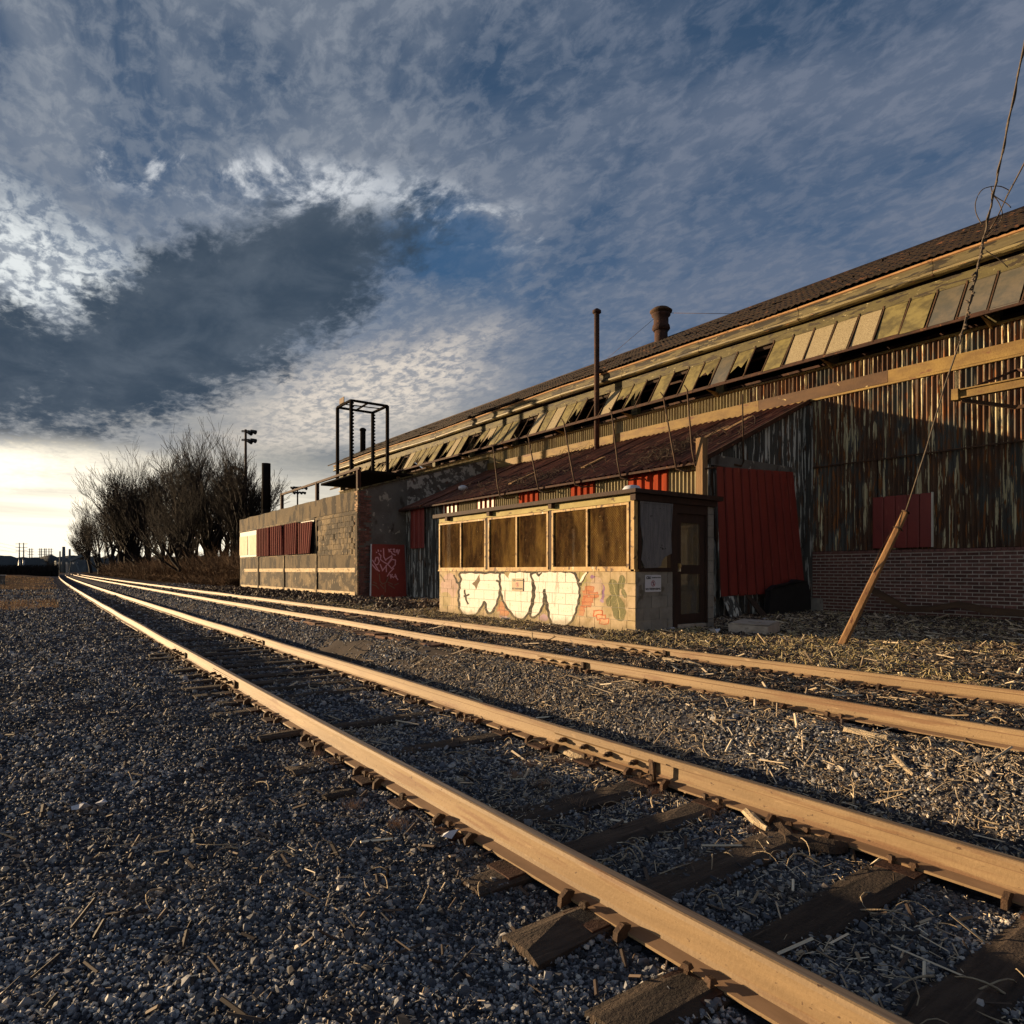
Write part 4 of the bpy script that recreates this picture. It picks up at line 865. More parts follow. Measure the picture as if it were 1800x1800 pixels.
# ------------------------------------------------------------------ rooftop things
def pix_roof(x): return ztop(x) - .2
tw = thing('steel_tower', 'open black steel frame tower standing on the concrete building roof', 'tower', (11.9, 27.7, 5.0))
tp = {(0, 0): (11.1, 27.0), (0, 1): (11.1, 28.55), (1, 0): (12.78, 27.0), (1, 1): (12.78, 28.55)}
for (i, j), (x, y) in tp.items():
    b = MB(); b.box(x - .06, x + .06, y - .06, y + .06, 5.3, 8.68)
    if (i, j) in ((0, 0), (1, 1)):
        for k_ in range(22): b.box(x + .05, x + .11, y - .05, y + .05, 5.5 + k_ * .145, 5.56 + k_ * .145)
    b.build('leg', 'soot', tw)
for a, c in (((0, 0), (0, 1)), ((0, 0), (1, 0)), ((1, 0), (1, 1)), ((0, 1), (1, 1))):
    b = MB(); b.bar((*tp[a], 8.68), (*tp[c], 8.68), .09, .09); b.build('top_beam', 'soot', tw)
b = MB(); b.bar((11.9, 27.0, 8.70), (12.0, 28.55, 8.70), .06, .06); b.bar((11.1, 27.9, 8.70), (12.78, 27.7, 8.70), .04, .04); b.build('cross_bar', 'soot', tw)
b = MB(); b.box(11.05, 11.08, 27.7, 28.2, 8.74, 8.98); b.build('small_plate', 'beamb', tw)
pf = thing('roof_platform', 'dark rusty steel platform and railing under the roof tower', 'platform', (11.9, 27.5, 4.8))
b = MB(); b.box(10.5, 13.3, 24.0, 29.0, 5.20, 5.30); b.build('deck', 'soot', pf)
b = MB(); b.bar((10.15, 23.8, 5.30), (10.15, 33.5, 5.20), .10, .09); b.build('edge_beam', 'rust', pf)
for yy in (23.9, 28.4, 33.4):
    b = MB(); b.box(10.08, 10.22, yy, yy + .13, 4.3, 5.25); b.build('post', 'rust', pf)
for xx, yy in ((13.3, 24.0), (11.8, 24.0), (13.3, 29.0)):
    b = MB(); b.box(xx, xx + .12, yy, yy + .12, ztop(xx) - .3, 5.14); b.build('post', 'iron', pf)
b = MB(); b.tube([(10.6, 37.8, 3.9), (10.6, 37.8, 4.8)], [.30, .24], 16).tube([(10.6, 37.8, 4.8), (10.6, 37.8, 7.35)], .235, 16)
tag(b.build('chimney', 'soot'), 'thick black metal chimney on the far end of the concrete building', 'chimney')
b = MB(); b.tube([(15.36, 16.36, 5.3), (15.36, 16.36, 10.05)], .09, 12); b.lathe(15.36, 16.36, [(.095, 10.02), (.15, 10.04), (.15, 10.11), (.05, 10.18)], 12)
vp = thing('vent_pipe', 'tall thin rusty pipe rising from the shed roof past the warehouse eave', 'pipe', (15.36, 16.36, 5.3)); b.build('pipe', 'rust', vp)
b = MB(); b.bar((15.38, 16.30, 8.06), (15.60, 15.6, 8.04), .04, .05); b.build('strap', 'iron', vp)
rv = thing('roof_ventilator', 'round rusty ventilator with a conical cap on the warehouse ridge', 'ventilator', (18.8, 16.6, 9.7))
b = MB(); b.lathe(18.8, 16.6, [(.24, 9.5), (.24, 10.25)]); b.build('duct', 'rust', rv)
b = MB(); b.lathe(18.8, 16.6, [(.27, 10.22), (.33, 10.30), (.31, 10.42), (.27, 10.48), (.27, 10.72), (.34, 10.78), (.35, 10.84), (.30, 10.86)]); b.build('drum', 'rust', rv)
b = MB(); b.lathe(18.8, 16.6, [(.22, 10.86), (.40, 10.92), (.41, 10.96), (.28, 11.06), (.07, 11.11)]); b.build('cap', 'iron', rv)
b = MB(); b.tube([(18.8, 16.9, 10.8), (18.8, 19.4, 9.95)], .008, 4).tube([(18.8, 16.3, 10.8), (18.9, 13.6, 9.95)], .008, 4); b.build('stay_wire', 'iron', rv)
b = MB(); b.tube([(16.8, 39.0, 8.6), (16.8, 39.0, 10.15)], .17, 12); b.lathe(16.8, 39, [(.18, 10.1), (.21, 10.14), (.2, 10.24), (.1, 10.3)], 12)
tag(b.build('roof_pipe', 'soot'), 'short black flue on the far end of the warehouse roof behind the tower', 'pipe')

# ------------------------------------------------------------------ guard booth
XB, XB2, YB0, YB1 = 8.23, 10.29, 7.83, 14.42
gb = thing('guard_booth', 'small block booth with three meshed windows and bubble letter graffiti', 'booth', (XB, YB0, .36))
b = MB(); b.box(XB + .012, XB + .19, YB0 + .01, YB1 - .01, .1, 1.40); b.box(XB + .012, XB + .95, YB0 + .012, YB0 + .18, .1, 1.39); b.box(XB2 - .2, XB2 - .02, YB0 + .3, YB1, .1, 2.7); b.box(XB + .2, XB2 - .2, YB1 - .2, YB1 - .02, .1, 2.7); b.build('wall_core', 'cmuw', gb)
L_ = .386; Hc = 1.045 / 5
def block(x0, x1, y0, y1, z0, z1, m):
    o = MB(); o.box(x0, x1, y0, y1, z0, z1); o.build('block', m, gb)
for c in range(6):
    z = .155 + c * .2085; y = YB0; first = (c % 2)
    k_ = 0
    while y < YB1 - .02:
        w = (.195 if first and k_ == 0 else .40); w = min(w, YB1 - y); block(XB + R.uniform(-.002, .002), XB + .03, y + (.0 if k_ == 0 else .006), y + w - .004, z + .004, min(z + .2045, 1.405), 'cmu'); y += w; k_ += 1
    x = XB + .001; k_ = 0
    while x < XB + .93:
        w = .195 if (not first and k_ == 0) else .40; w = min(w, XB + .94 - x); block(x + .004 + (.0 if k_ else -.003), x + w - .004, YB0 + R.uniform(-.002, .002), YB0 + .03, z + .004, min(z + .2045, 1.40), 'cmuw'); x += w; k_ += 1
b = MB(); b.box(XB + .95, XB2, YB0 + .02, YB0 + .30, .1, .46); b.build('door_step', 'slab', gb)
for c in range(12):
    z = .1 + c * .215; block(XB2 - .17, XB2 + .01, YB0 - .01, YB0 + .22, z + .003, min(z + .211, 2.62), 'cmuw')
b = MB(); b.box(XB - .03, XB + .10, YB0 - .02, YB1 + .02, 1.405, 1.44); b.build('sill', 'frame', gb)
ZT = 2.58
units = [(uY(773, XB), uY(855, XB), uY(811, XB)), (uY(859, XB), uY(965, XB), uY(909, XB)), (uY(971, XB), uY(1107, XB), uY(1033, XB))]
for ya, yb, ym in units:
    w = MB()
    for (a, c) in ((ya, ya - .05), (yb + .05, yb), (ym + .022, ym - .022)): w.box(XB - .025, XB + .03, c, a, 1.44, ZT)
    w.box(XB - .028, XB + .032, yb, ya, 1.44, 1.49); w.box(XB - .028, XB + .032, yb, ya, ZT - .04, ZT)
    fo = w.build('window', 'frame', gb)
    for a, c in ((ya - .05, ym + .022), (ym - .022, yb + .05)):
        s = MB(); s.add([(XB + .005, c, 1.49), (XB + .005, a, 1.49), (XB + .005, a, ZT - .04), (XB + .005, c, ZT - .04)], [(0, 1, 2, 3)]); s.build('mesh_screen', 'screen', fo)
        s = MB(); s.box(XB + .05, XB + .054, c, a, 1.50, ZT - .055); s.build('glass', 'oldglass', fo)
for y in (uY(857, XB), uY(968, XB), uY(1110, XB) ):
    b = MB(); b.box(XB - .015, XB + .06, y - .035, y + .035, 1.44, ZT + .02); b.build('window_post', 'brownp', gb)
b = MB(); b.box(XB - .03, XB + .06, YB0, YB0 + .075, 1.40, ZT + .02); b.build('corner_post', 'frame', gb)
b = MB(); b.box(XB - .01, XB + .03, YB0 + .0, YB1, ZT + .01, ZT + .13); b.build('fascia', 'fasc', gb)
for y in (uY(790, XB), uY(864, XB), uY(973, XB)):
    b = MB(); b.box(XB - .10, XB - .01, y - .05, y + .05, ZT + .04, ZT + .13); b.build('lamp_bracket', 'iron', gb)
b = MB(); b.box(XB - .14, XB2 + .12, YB0 - .14, YB1 + .1, 2.715, 2.79, jit=.01); b.build('roof_slab', 'brownp', gb)
b = MB(); b.box(XB - .06, XB2 + .04, YB0 - .06, YB0 + .06, 2.60, 2.712); b.build('side_fascia', 'brownp', gb)
# side: plywood over the window, door with two panes
b = MB(); b.box(XB + .07, XB + .13, YB0 - .02, YB0 + .06, 1.40, 2.62); b.box(XB + .86, XB + .93, YB0 - .02, YB0 + .06, 1.40, 2.62); b.box(XB + .13, XB + .86, YB0 - .02, YB0 + .05, 1.40, 1.47); b.box(XB + .13, XB + .86, YB0 - .02, YB0 + .05, 2.54, 2.60); b.build('side_window_frame', 'brownp', gb)
b = MB(); pl = [(.10, 2.56), (.88, 2.57), (.86, 2.0), (.88, 1.72), (.70, 1.66), (.62, 1.58), (.60, 1.50), (.50, 1.47), (.20, 1.46), (.12, 1.60), (.16, 1.9), (.10, 2.2)]
n = len(pl); b.add([(XB + a, YB0 - .035, z) for a, z in pl] + [(XB + a, YB0 - .022, z) for a, z in pl], [tuple(range(n)), tuple(range(n, 2 * n))[::-1]] + [(i, (i + 1) % n, n + (i + 1) % n, n + i) for i in range(n)]); b.build('plywood_sheet', 'ply', gb)
b = MB(); b.box(XB + .09, XB + .90, YB0 - .045, YB0 - .02, 2.56, 2.59); b.bar((XB + .88, YB0 - .04, 2.58), (XB + .84, YB0 - .04, 2.1), .02, .02); b.build('metal_strip', 'ply', gb)
dx0, dx1 = XB + 1.06, XB2 - .20
b = MB(); b.box(dx0 - .12, dx0, YB0 - .01, YB0 + .10, .4, 2.60); b.box(dx1, dx1 + .04, YB0 - .01, YB0 + .10, .46, 2.60); b.box(dx0, dx1, YB0 - .01, YB0 + .10, 2.44, 2.60); b.build('door_frame', 'brownp', gb)
d = MB(); a0, a1 = dx0 + .005, dx1 - .005; y0, y1 = YB0 + .03, YB0 + .075
d.box(a0, a0 + .13, y0, y1, .47, 2.44); d.box(a1 - .13, a1, y0, y1, .47, 2.44); d.box(a0 + .13, a1 - .13, y0, y1, .47, .64); d.box(a0 + .13, a1 - .13, y0, y1, 1.36, 1.52); d.box(a0 + .13, a1 - .13, y0, y1, 2.28, 2.44)
do = d.build('door', 'brownp', gb)
for z0, z1 in ((.64, 1.36), (1.52, 2.28)):
    s = MB(); s.box(a0 + .13, a1 - .13, YB0 + .05, YB0 + .055, z0, z1); s.build('glass', 'doorglass', do)
s = MB(); s.box(a0 + .13, a1 - .20, YB0 + .058, YB0 + .066, .64, 1.05); s.build('inside_board', 'ply', do)
s = MB(); s.box(a0 + .04, a0 + .08, YB0 - .01, YB0 + .03, 1.40, 1.55); s.tube([(a0 + .06, YB0 - .03, 1.50), (a0 + .06, YB0 + .03, 1.50)], .022, 8); s.build('handle', 'frame', do)
b = MB(); b.box(XB + .2, XB2 - .2, YB0 + .2, YB1 - .2, .36, .42); b.build('floor', 'slab', gb)
b = MB(); b.lathe(XB + .55, YB0 + .6, [(.08, 2.78), (.17, 2.80), (.19, 2.86), (.13, 2.94), (.03, 2.96)], 10); tag(b.build('rock', 'litter'), 'pale lump lying on the booth roof near its front corner', 'rock')

# signs
def text(s, size, loc, rot, mat, par, name='lettering', bold=0.0):
    c = bpy.data.curves.new(name, 'FONT'); c.body = s; c.size = size; c.align_x = 'CENTER'; c.align_y = 'CENTER'; c.extrude = .0008; c.offset = bold; c.materials.append(M[mat])
    tmp = bpy.data.objects.new('tmp', c); COL.objects.link(tmp); me = bpy.data.meshes.new_from_object(tmp.evaluated_get(bpy.context.evaluated_depsgraph_get())); bpy.data.objects.remove(tmp)
    o = bpy.data.objects.new(name, me); COL.objects.link(o); o.location = loc; o.rotation_euler = rot; o.parent = par; o.matrix_parent_inverse = Matrix.Translation(-Vector(par.location)); return o
def sign(cx, cy, cz, w, h, front, mat, label):
    rot = (math.radians(90), 0, math.radians(-90) if front else 0); t = thing('trespass_sign', label, 'sign', (cx, cy, cz))
    ax = Vector((0, -1, 0)) if front else Vector((1, 0, 0)); nn_ = Vector((-1, 0, 0)) if front else Vector((0, -1, 0)); C0 = Vector((cx, cy, cz))
    pts = []
    for sx, sz in ((1, 1), (-1, 1), (-1, -1), (1, -1)):
        for k_ in range(4):
            a = math.pi / 2 * k_ / 3 + {(1, 1): 0, (-1, 1): math.pi / 2, (-1, -1): math.pi, (1, -1): 1.5 * math.pi}[(sx, sz)]
            pts.append(C0 + ax * (sx * (w / 2 - .02) + .02 * math.cos(a)) + Vector((0, 0, sz * (h / 2 - .02) + .02 * math.sin(a))))
    n = len(pts); b = MB(); b.add(pts + [p + nn_ * .004 for p in pts], [tuple(range(n)), tuple(range(n, 2 * n))[::-1]] + [(i, (i + 1) % n, n + (i + 1) % n, n + i) for i in range(n)]); b.build('plate', mat, t)
    O = C0 + nn_ * .0055; q = w / .40
    text('CSX', .058 * q, O + ax * (-.115 * q) + Vector((0, 0, h * .33)), rot, 'ink', t, bold=.003)
    text('TRANSPORTATION', .026 * q, O + ax * (.075 * q) + Vector((0, 0, h * .34)), rot, 'ink', t, bold=.001)
    text('NO TRESPASSING', .048 * q, O + ax * 0 + Vector((0, 0, -h * .33)), rot, 'ink', t, bold=.0015)
    b = MB(); r1, r2 = .052 * q, .041 * q; vs = []
    for k_ in range(24):
        a = 2 * math.pi * k_ / 24
        for r in (r1, r2): vs.append(O + ax * (r * math.cos(a)) + Vector((0, 0, r * math.sin(a))))
    b.add(vs, [(2 * i, 2 * ((i + 1) % 24), 2 * ((i + 1) % 24) + 1, 2 * i + 1) for i in range(24)]); o1 = O + nn_ * .0012; b.bar(o1 + ax * (-.033 * q) + Vector((0, 0, .033 * q)), o1 + ax * (.033 * q) + Vector((0, 0, -.033 * q)), .011 * q, .0008, up=nn_); b.build('prohibition_ring', 'inkr', t)
    b = MB(); o2 = O + nn_ * .0006; z = Vector((0, 0, 1))
    b.add([o2 + ax * a * q + z * c * q for a, c in ((-.010, .030), (.010, .030), (.012, .004), (.020, -.014), (.010, -.030), (-.004, -.030), (-.006, -.004))], [tuple(range(7))]); b.build('figure_symbol', 'ink', t)
    return t
ys, zs = onX(909, 1026, XB - .02)
sign(XB - .012, ys, zs - .02, .40, .26, True, 'signt', 'small tan no trespassing sign among the white bubble letters')
sign(XB + .42, YB0 - .012, 1.20, .40, .29, False, 'signw', 'white no trespassing sign on the shaded booth side by the door')

# ------------------------------------------------------------------ guy guard, cables
gy_ = thing('guy_guard', 'rusty yellow half round guard leaning up from the straw by the brick wall', 'guard', (9.16, 4.85, .36))
gx0, gy0, gz0 = ground_at(1476, 1136); d1 = (900 - 0)
zc0 = gx0 * SA + gy0 * CA
def cpt(u, v, zc): xc = (u - 900) / F * zc; return Vector((zc * SA + xc * CA, zc * CA - xc * SA, EYE + (1003 - v) / F * zc))
p0, p1 = Vector((gx0, gy0, gz0 - .05)), cpt(1592, 900, zc0 - .1)
ax = (p1 - p0).normalized(); sd = ax.cross(Vector((-SA, -CA, 0))).normalized(); fd = sd.cross(ax)
b = MB(); n = 8; rows = []
for t in (0, 1):
    p = p0.lerp(p1, t); g_ = 1 - .3 * t; cd_ = Vector((-SA, -CA, 0)); rows.append([p + sd * .062 * g_, p + sd * .056 * g_ + cd_ * .012, p + cd_ * .055 * g_ + sd * .006, p + cd_ * .055 * g_ - sd * .006, p - sd * .056 * g_ + cd_ * .012, p - sd * .062 * g_])
b.grid([[tuple(q) for q in r] for r in rows], smooth=False); rows2 = [[tuple(q - Vector((-SA, -CA, 0)) * .008) for q in r] for r in rows]; b.grid(rows2, smooth=False); b.build('guard_channel', 'guard', gy_)
b = MB(); b.tube([p1 + sd * .05, p1 + fd * .06, p1 - sd * .05, p1 - fd * .03], .012, 6); p9 = p1.lerp(p0, .12); b.tube([p9 + sd * .07, p9 + fd * .07, p9 - sd * .07], .01, 5); b.build('wire_tie', 'iron', gy_)
b = MB(); b.tube([p1 + sd * -.05, p1.lerp(p0, .3) - sd * .10 + fd * .03, p1.lerp(p0, .45) - sd * .07], .006, 5); b.build('loose_wire', 'iron', gy_)
cable = [cpt(u, v, z) for u, v, z in ((1592, 900, zc0 - .1), (1628, 790, zc0 - .25), (1660, 680, zc0 - .4), (1688, 600, zc0 - .5), (1712, 500, zc0 - .65), (1734, 400, zc0 - .8), (1756, 298, zc0 - 1.0), (1800, 80, zc0 - 1.5), (1835, -120, zc0 - 1.9))]
cb_ = thing('guy_cable', 'twisted dark cable rising from the leaning guard past the warehouse eave', 'cable', tuple(cable[0]))
b = MB(); b.tube(cable, .011, 6); b.build('strand', 'cable', cb_)
up_ = [p + Vector((0.02 * math.sin(i * 2.0), 0, 0)) for i, p in enumerate(cable[3:])]
b = MB(); pts = []
for i in range(len(up_) - 1):
    for k_ in range(14): t = k_ / 14; p = up_[i].lerp(up_[i + 1], t); a = (i * 14 + k_) * 1.1; pts.append(p + Vector((.011 * math.cos(a), .011 * math.sin(a), 0)))
b.tube(pts, .010, 5); b.build('wrapping', 'cable', cb_)
b = MB()
for i in range(26):
    t = i / 26; p = cable[3].lerp(cable[5], t); q = Vector((R.uniform(-.05, .05), R.uniform(-.05, .05), R.uniform(-.05, .05))); b.tube([p, p + q], .014, 5)
b.build('splice', 'cable', cb_)
c2 = thing('loose_cable', 'thin black cable dangling in loops above the right end of the roof', 'cable', tuple(cpt(1742, 420, zc0 - .8)))
b = MB(); b.tube([cpt(u, v, z) for u, v, z in ((1735, 412, zc0 - .8), (1752, 385, zc0 - .8), (1770, 345, zc0 - .9), (1795, 298, zc0 - 1), (1900, 90, zc0 - 1.5), (1990, -100, zc0 - 2))], .010, 5); b.build('strand', 'cable', c2)
def loop(pts): 
    b = MB(); P = [cpt(u, v, zc0 - .85 + .02 * math.sin(i)) for i, (u, v) in enumerate(pts)]; S = []
    for i in range(len(P) - 1):
        a, c_, d_, e_ = P[max(i - 1, 0)], P[i], P[i + 1], P[min(i + 2, len(P) - 1)]
        for k_ in range(5): t = k_ / 5; S.append(.5 * (2 * c_ + (d_ - a) * t + (2 * a - 5 * c_ + 4 * d_ - e_) * t * t + (3 * c_ - a - 3 * d_ + e_) * t ** 3))
    b.tube(S + [P[-1]], .006, 5); b.build('loop', 'cable', c2)
loop([(1726, 395), (1716, 375), (1715, 355), (1725, 335), (1742, 328), (1760, 328), (1776, 336)]); loop([(1742, 328), (1746, 342), (1760, 352), (1770, 358), (1777, 365)]); loop([(1742, 340), (1755, 355), (1762, 380), (1750, 400), (1736, 415)]); loop([(1732, 440), (1755, 455), (1772, 470)])

# ------------------------------------------------------------------ things against the gable and on the ground
b = MB(); n = 14; pr = [(13.55, .98), (13.7, 1.08), (14.3, 1.15), (14.45, 1.22), (14.75, 1.20), (15.2, 1.16), (15.32, .9), (15.34, .36), (13.52, .36)]; m_ = len(pr)
b.add([(x, 8.72 + .10 * math.sin(x * 3), z) for x, z in pr] + [(x, 8.86 + .10 * math.sin(x * 3), z) for x, z in pr], [tuple(range(m_))[::-1], tuple(range(m_, 2 * m_))] + [(i, (i + 1) % m_, m_ + (i + 1) % m_, m_ + i) for i in range(m_)])
tag(b.build('black_sheet', 'black'), 'large black rubber sheet slumped against the foot of the red door', 'sheet')
b = MB(); b.add([(12.75, 8.85, .9), (13.15, 8.9, .78), (13.25, 8.55, .36), (12.90, 8.5, .36), (12.75, 8.88, .92), (13.15, 8.93, .80), (13.25, 8.59, .36), (12.90, 8.54, .36)], [(0, 3, 2, 1), (4, 5, 6, 7), (0, 4, 7, 3), (1, 2, 6, 5), (0, 1, 5, 4)])
tag(b.build('leaning_board', 'darkw'), 'narrow dark board leaning at the lower left of the red door', 'board')
b = MB(); b.grid([[(12.15 + .45 * j / 30 + zz * -.05, 8.75 + .02 * math.cos(j * 1.3) + zz * .2, .34 + zz * .52) for j in range(31)] for zz in (0, 1)]); tag(b.build('sheet_offcut', 'corrt'), 'small grey corrugated offcut standing under the red door', 'sheet')
sx, sy, sz = ground_at(1326, 1112); SLAB = (sx, sy)
b = MB(); b.box(-.42, .42, -.32, .32, -.03, .17, jit=.014); b.box(-.40, .40, -.30, .30, .17, .19, jit=.008); b.box(-.12, .10, -.12, .08, .19, .198)
o = b.build('concrete_slab', 'slab', None, (sx, sy, sz)); o.rotation_euler = (.02, -.03, .35); tag(o, 'square concrete slab lying in front of the red door', 'slab')
b = MB(); b.box(-.5, .5, -.2, .2, -.03, .03, jit=.02); sx, sy, sz = ground_at(1385, 1124); o = b.build('flat_stone', 'slab', None, (sx, sy, sz)); o.rotation_euler = (0, 0, .2); tag(o, 'thin flat slab sunk in the dirt right of the concrete slab', 'slab')
# bent dark trough along the brick wall
P = [Vector((15.3 - .2 * i / 5, *onX(u, v, 15.3 - .2 * i / 5))) for i, (u, v) in enumerate(((1538, 1040), (1598, 1074), (1640, 1074), (1690, 1066), (1745, 1078), (1830, 1084)))]
P = [Vector((p.x, p.y, max(p.z, float(gh(p.x, p.y)) + .05))) for p in P]
b = MB(); rows = [[(p.x - .15 * math.cos(a), p.y + .03, p.z + .13 * math.sin(a) - .02) for a in (0, .5, 1.0, 1.57, 2.1, 2.7, 3.14)] for p in P]; b.grid(rows)
tag(b.build('bent_sheet', 'beamb'), 'long bent rusty metal sheet lying along the foot of the brick wall', 'sheet')
def plank(ua, va, ub, vb, w, h, mat, name, label, cat, spl=True, dz=.02):
    a = Vector(ground_at(ua, va)); c = Vector(ground_at(ub, vb)); a.z += dz; c.z += dz; L = (c - a).length; b = MB(); n = 9; rows = []
    d = (c - a).normalized(); s_ = Vector((-d.y, d.x, 0))
    for i in range(n + 1):
        t = i / n; ww = w * (.5 + .5 * math.sin(math.pi * min(1, t * 2.2 + .25) * .5)) * (1 - (.7 * max(0, t - .75) / .25 if spl else 0)); o_ = s_ * .02 * math.sin(t * 5 + L) * L; p = a.lerp(c, t) + o_
        j = [R.uniform(-.1, .1) * w for _ in range(4)]
        rows.append([tuple(p + s_ * (ww / 2 + j[0])), tuple(p + s_ * (ww / 2 * .8) + Vector((0, 0, h + j[1] * .3))), tuple(p + s_ * j[2] + Vector((0, 0, h * 1.1))), tuple(p - s_ * (ww / 2 * .7) + Vector((0, 0, h * .7))), tuple(p - s_ * (ww / 2 + j[3])), tuple(p + s_ * (ww / 2 + j[0]))])
    b.grid(rows, smooth=False); b.add(rows[0][:5], [(0, 1, 2, 3, 4)]); b.add(rows[-1][:5], [(4, 3, 2, 1, 0)])
    tag(b.build(name, mat), label, cat)
plank(1286, 1418, 1350, 1470, .055, .022, 'pale', 'wood_splinter', 'pale splintered plank end beside the near right rail', 'wood', dz=.03)
plank(948, 1308, 1030, 1342, .07, .03, 'pale', 'wood_splinter', 'pale flat lath lying at the bolted rail joint', 'wood')
plank(1157, 1279, 1208, 1296, .04, .02, 'pale', 'wood_splinter', 'short bleached stick on gravel between the two tracks', 'wood')
plank(1400, 1452, 1560, 1496, .07, .04, 'post', 'wood_splinter', 'long shredded brown splinter along the near right rail in the corner', 'wood')
plank(1380, 1490, 1490, 1502, .12, .04, 'darkw', 'wood_splinter', 'dark cracked timber end at the bottom right beside the rail', 'wood')
plank(1165, 1163, 1222, 1172, .06, .03, 'pale', 'wood_splinter', 'pale board scrap between the rails of the farther track', 'wood')
plank(1632, 1131, 1678, 1125, .05, .03, 'post', 'wood_splinter', 'orange brown stick on straw right of the leaning guard', 'wood')
plank(1570, 1320, 1606, 1337, .035, .015, 'pale', 'wood_splinter', 'chunky bleached splinter on gravel left of the far rail at right', 'wood')
plank(1484, 1290, 1560, 1306, .05, .025, 'pale', 'wood_splinter', 'thin bleached lath on gravel right of the picture centre', 'wood')
plank(455, 1306, 530, 1292, .12, .03, 'tie', 'wood_splinter', 'rotten dark plank sticking out left of the nearest rail', 'wood', False)
plank(570, 1410, 620, 1398, .10, .02, 'tie', 'wood_splinter', 'dark wood chip in gravel left of the nearest rail, low down', 'wood', False)
plank(1330, 1395, 1400, 1372, .10, .03, 'darkw', 'wood_splinter', 'dark broken wood between the near rails at lower right', 'wood')
# white plate on the near rail foot, litter
def scrap(u, v, s, label, dz=.02):
    x, y, z = ground_at(u, v); b = MB(); n = 7
    top = [(s * (.6 + R.random() * .6) * math.cos(2 * math.pi * i / n), s * (.5 + R.random() * .5) * math.sin(2 * math.pi * i / n), R.uniform(.0, s * .7)) for i in range(n)]
    b.add(top + [(0, 0, s * .55), (0, 0, -.01)], [(i, (i + 1) % n, n) for i in range(n)] + [((i + 1) % n, i, n + 1) for i in range(n)]); o = b.build('litter', 'litter', None, (x, y, z + dz)); tag(o, label, 'litter')
scrap(890, 1093, .11, 'pale blue white chunk beside the far rail before the booth')
scrap(1180, 1110, .09, 'white scrap at the foot of the booth corner by the door')
scrap(1257, 1116, .14, 'white plastic scrap on the dirt left of the concrete slab')
scrap(1375, 1073, .12, 'white rag at the bottom of the black sheet', .0)
scrap(995, 1148, .07, 'white fleck behind the joint of the farther track')
scrap(787, 1211, .05, 'white pebble behind the second rail')
scrap(1342, 1090, .05, 'small white chip just behind the concrete slab')
scrap(140, 1427, .05, 'pale flat stone on the gravel at lower left')
scrap(178, 1421, .04, 'pale small stone right of another at lower left')
scrap(790, 1478, .06, 'pale lump against the nearest rail at the bottom')
b = MB(); b.lathe(0, 0, [(.05, 0), (.17, .05), (.18, .14), (.08, .2)], 9); yy, _ = onX(814, 858, 12.9)
o = b.build('rock', 'litter', None, (12.9, yy, EV.z + (12.9 - EV.x) * .446 + .0)); tag(o, 'white lump lying on the left part of the shed roof', 'rock')
# pale timber on the shed roof, mud patches
for (x, y, rz, L) in ((14.6, 10.3, .2, 1.1), (13.9, 10.6, .35, 1.3), (13.2, 14.2, -.9, .9), (12.9, 17.2, -.8, 1.1)):
    z = EV.z + (x - EV.x) * .446 + .05; b = MB(); b.box(-L / 2, L / 2, -.09, .09, 0, .03, jit=.01); o = b.build('loose_board', 'post', None, (x, y, z)); o.rotation_euler = (0, -.42, 0)
    tag(o, {14.6: 'grey brown board near the top right of the shed roof', 13.9: 'loose board below the topmost one on the shed roof right end', 13.2: 'loose board mid way along the shed roof', 12.9: 'leftmost loose board on the shed roof'}[x], 'board')
for i, (u, v, rx, ry) in enumerate(((600, 1118, .9, .45), (730, 1140, 1.1, .5))):
    x, y, z = ground_at(u, v); b = MB(); n = 22; ring = []
    for k_ in range(n):
        a = 2 * math.pi * k_ / n; q = 1 + .25 * math.sin(a * 3 + i) + R.uniform(-.06, .06); xx, yy = x + ry * q * math.cos(a), y + rx * q * math.sin(a); ring.append((xx, yy))
    cz = max(float(gh(a, c)) for a, c in ring) * 0 + float(gh(x, y))
    b.add([(a, c, float(gh(a, c)) + .012) for a, c in ring] + [(x, y, float(gh(x, y)) + .03)], [(i2, (i2 + 1) % n, n) for i2 in range(n)], smooth=True); tag(b.build('mud_patch', 'dirt'), kind='structure', label='flat brown mud patch beside the farther track')

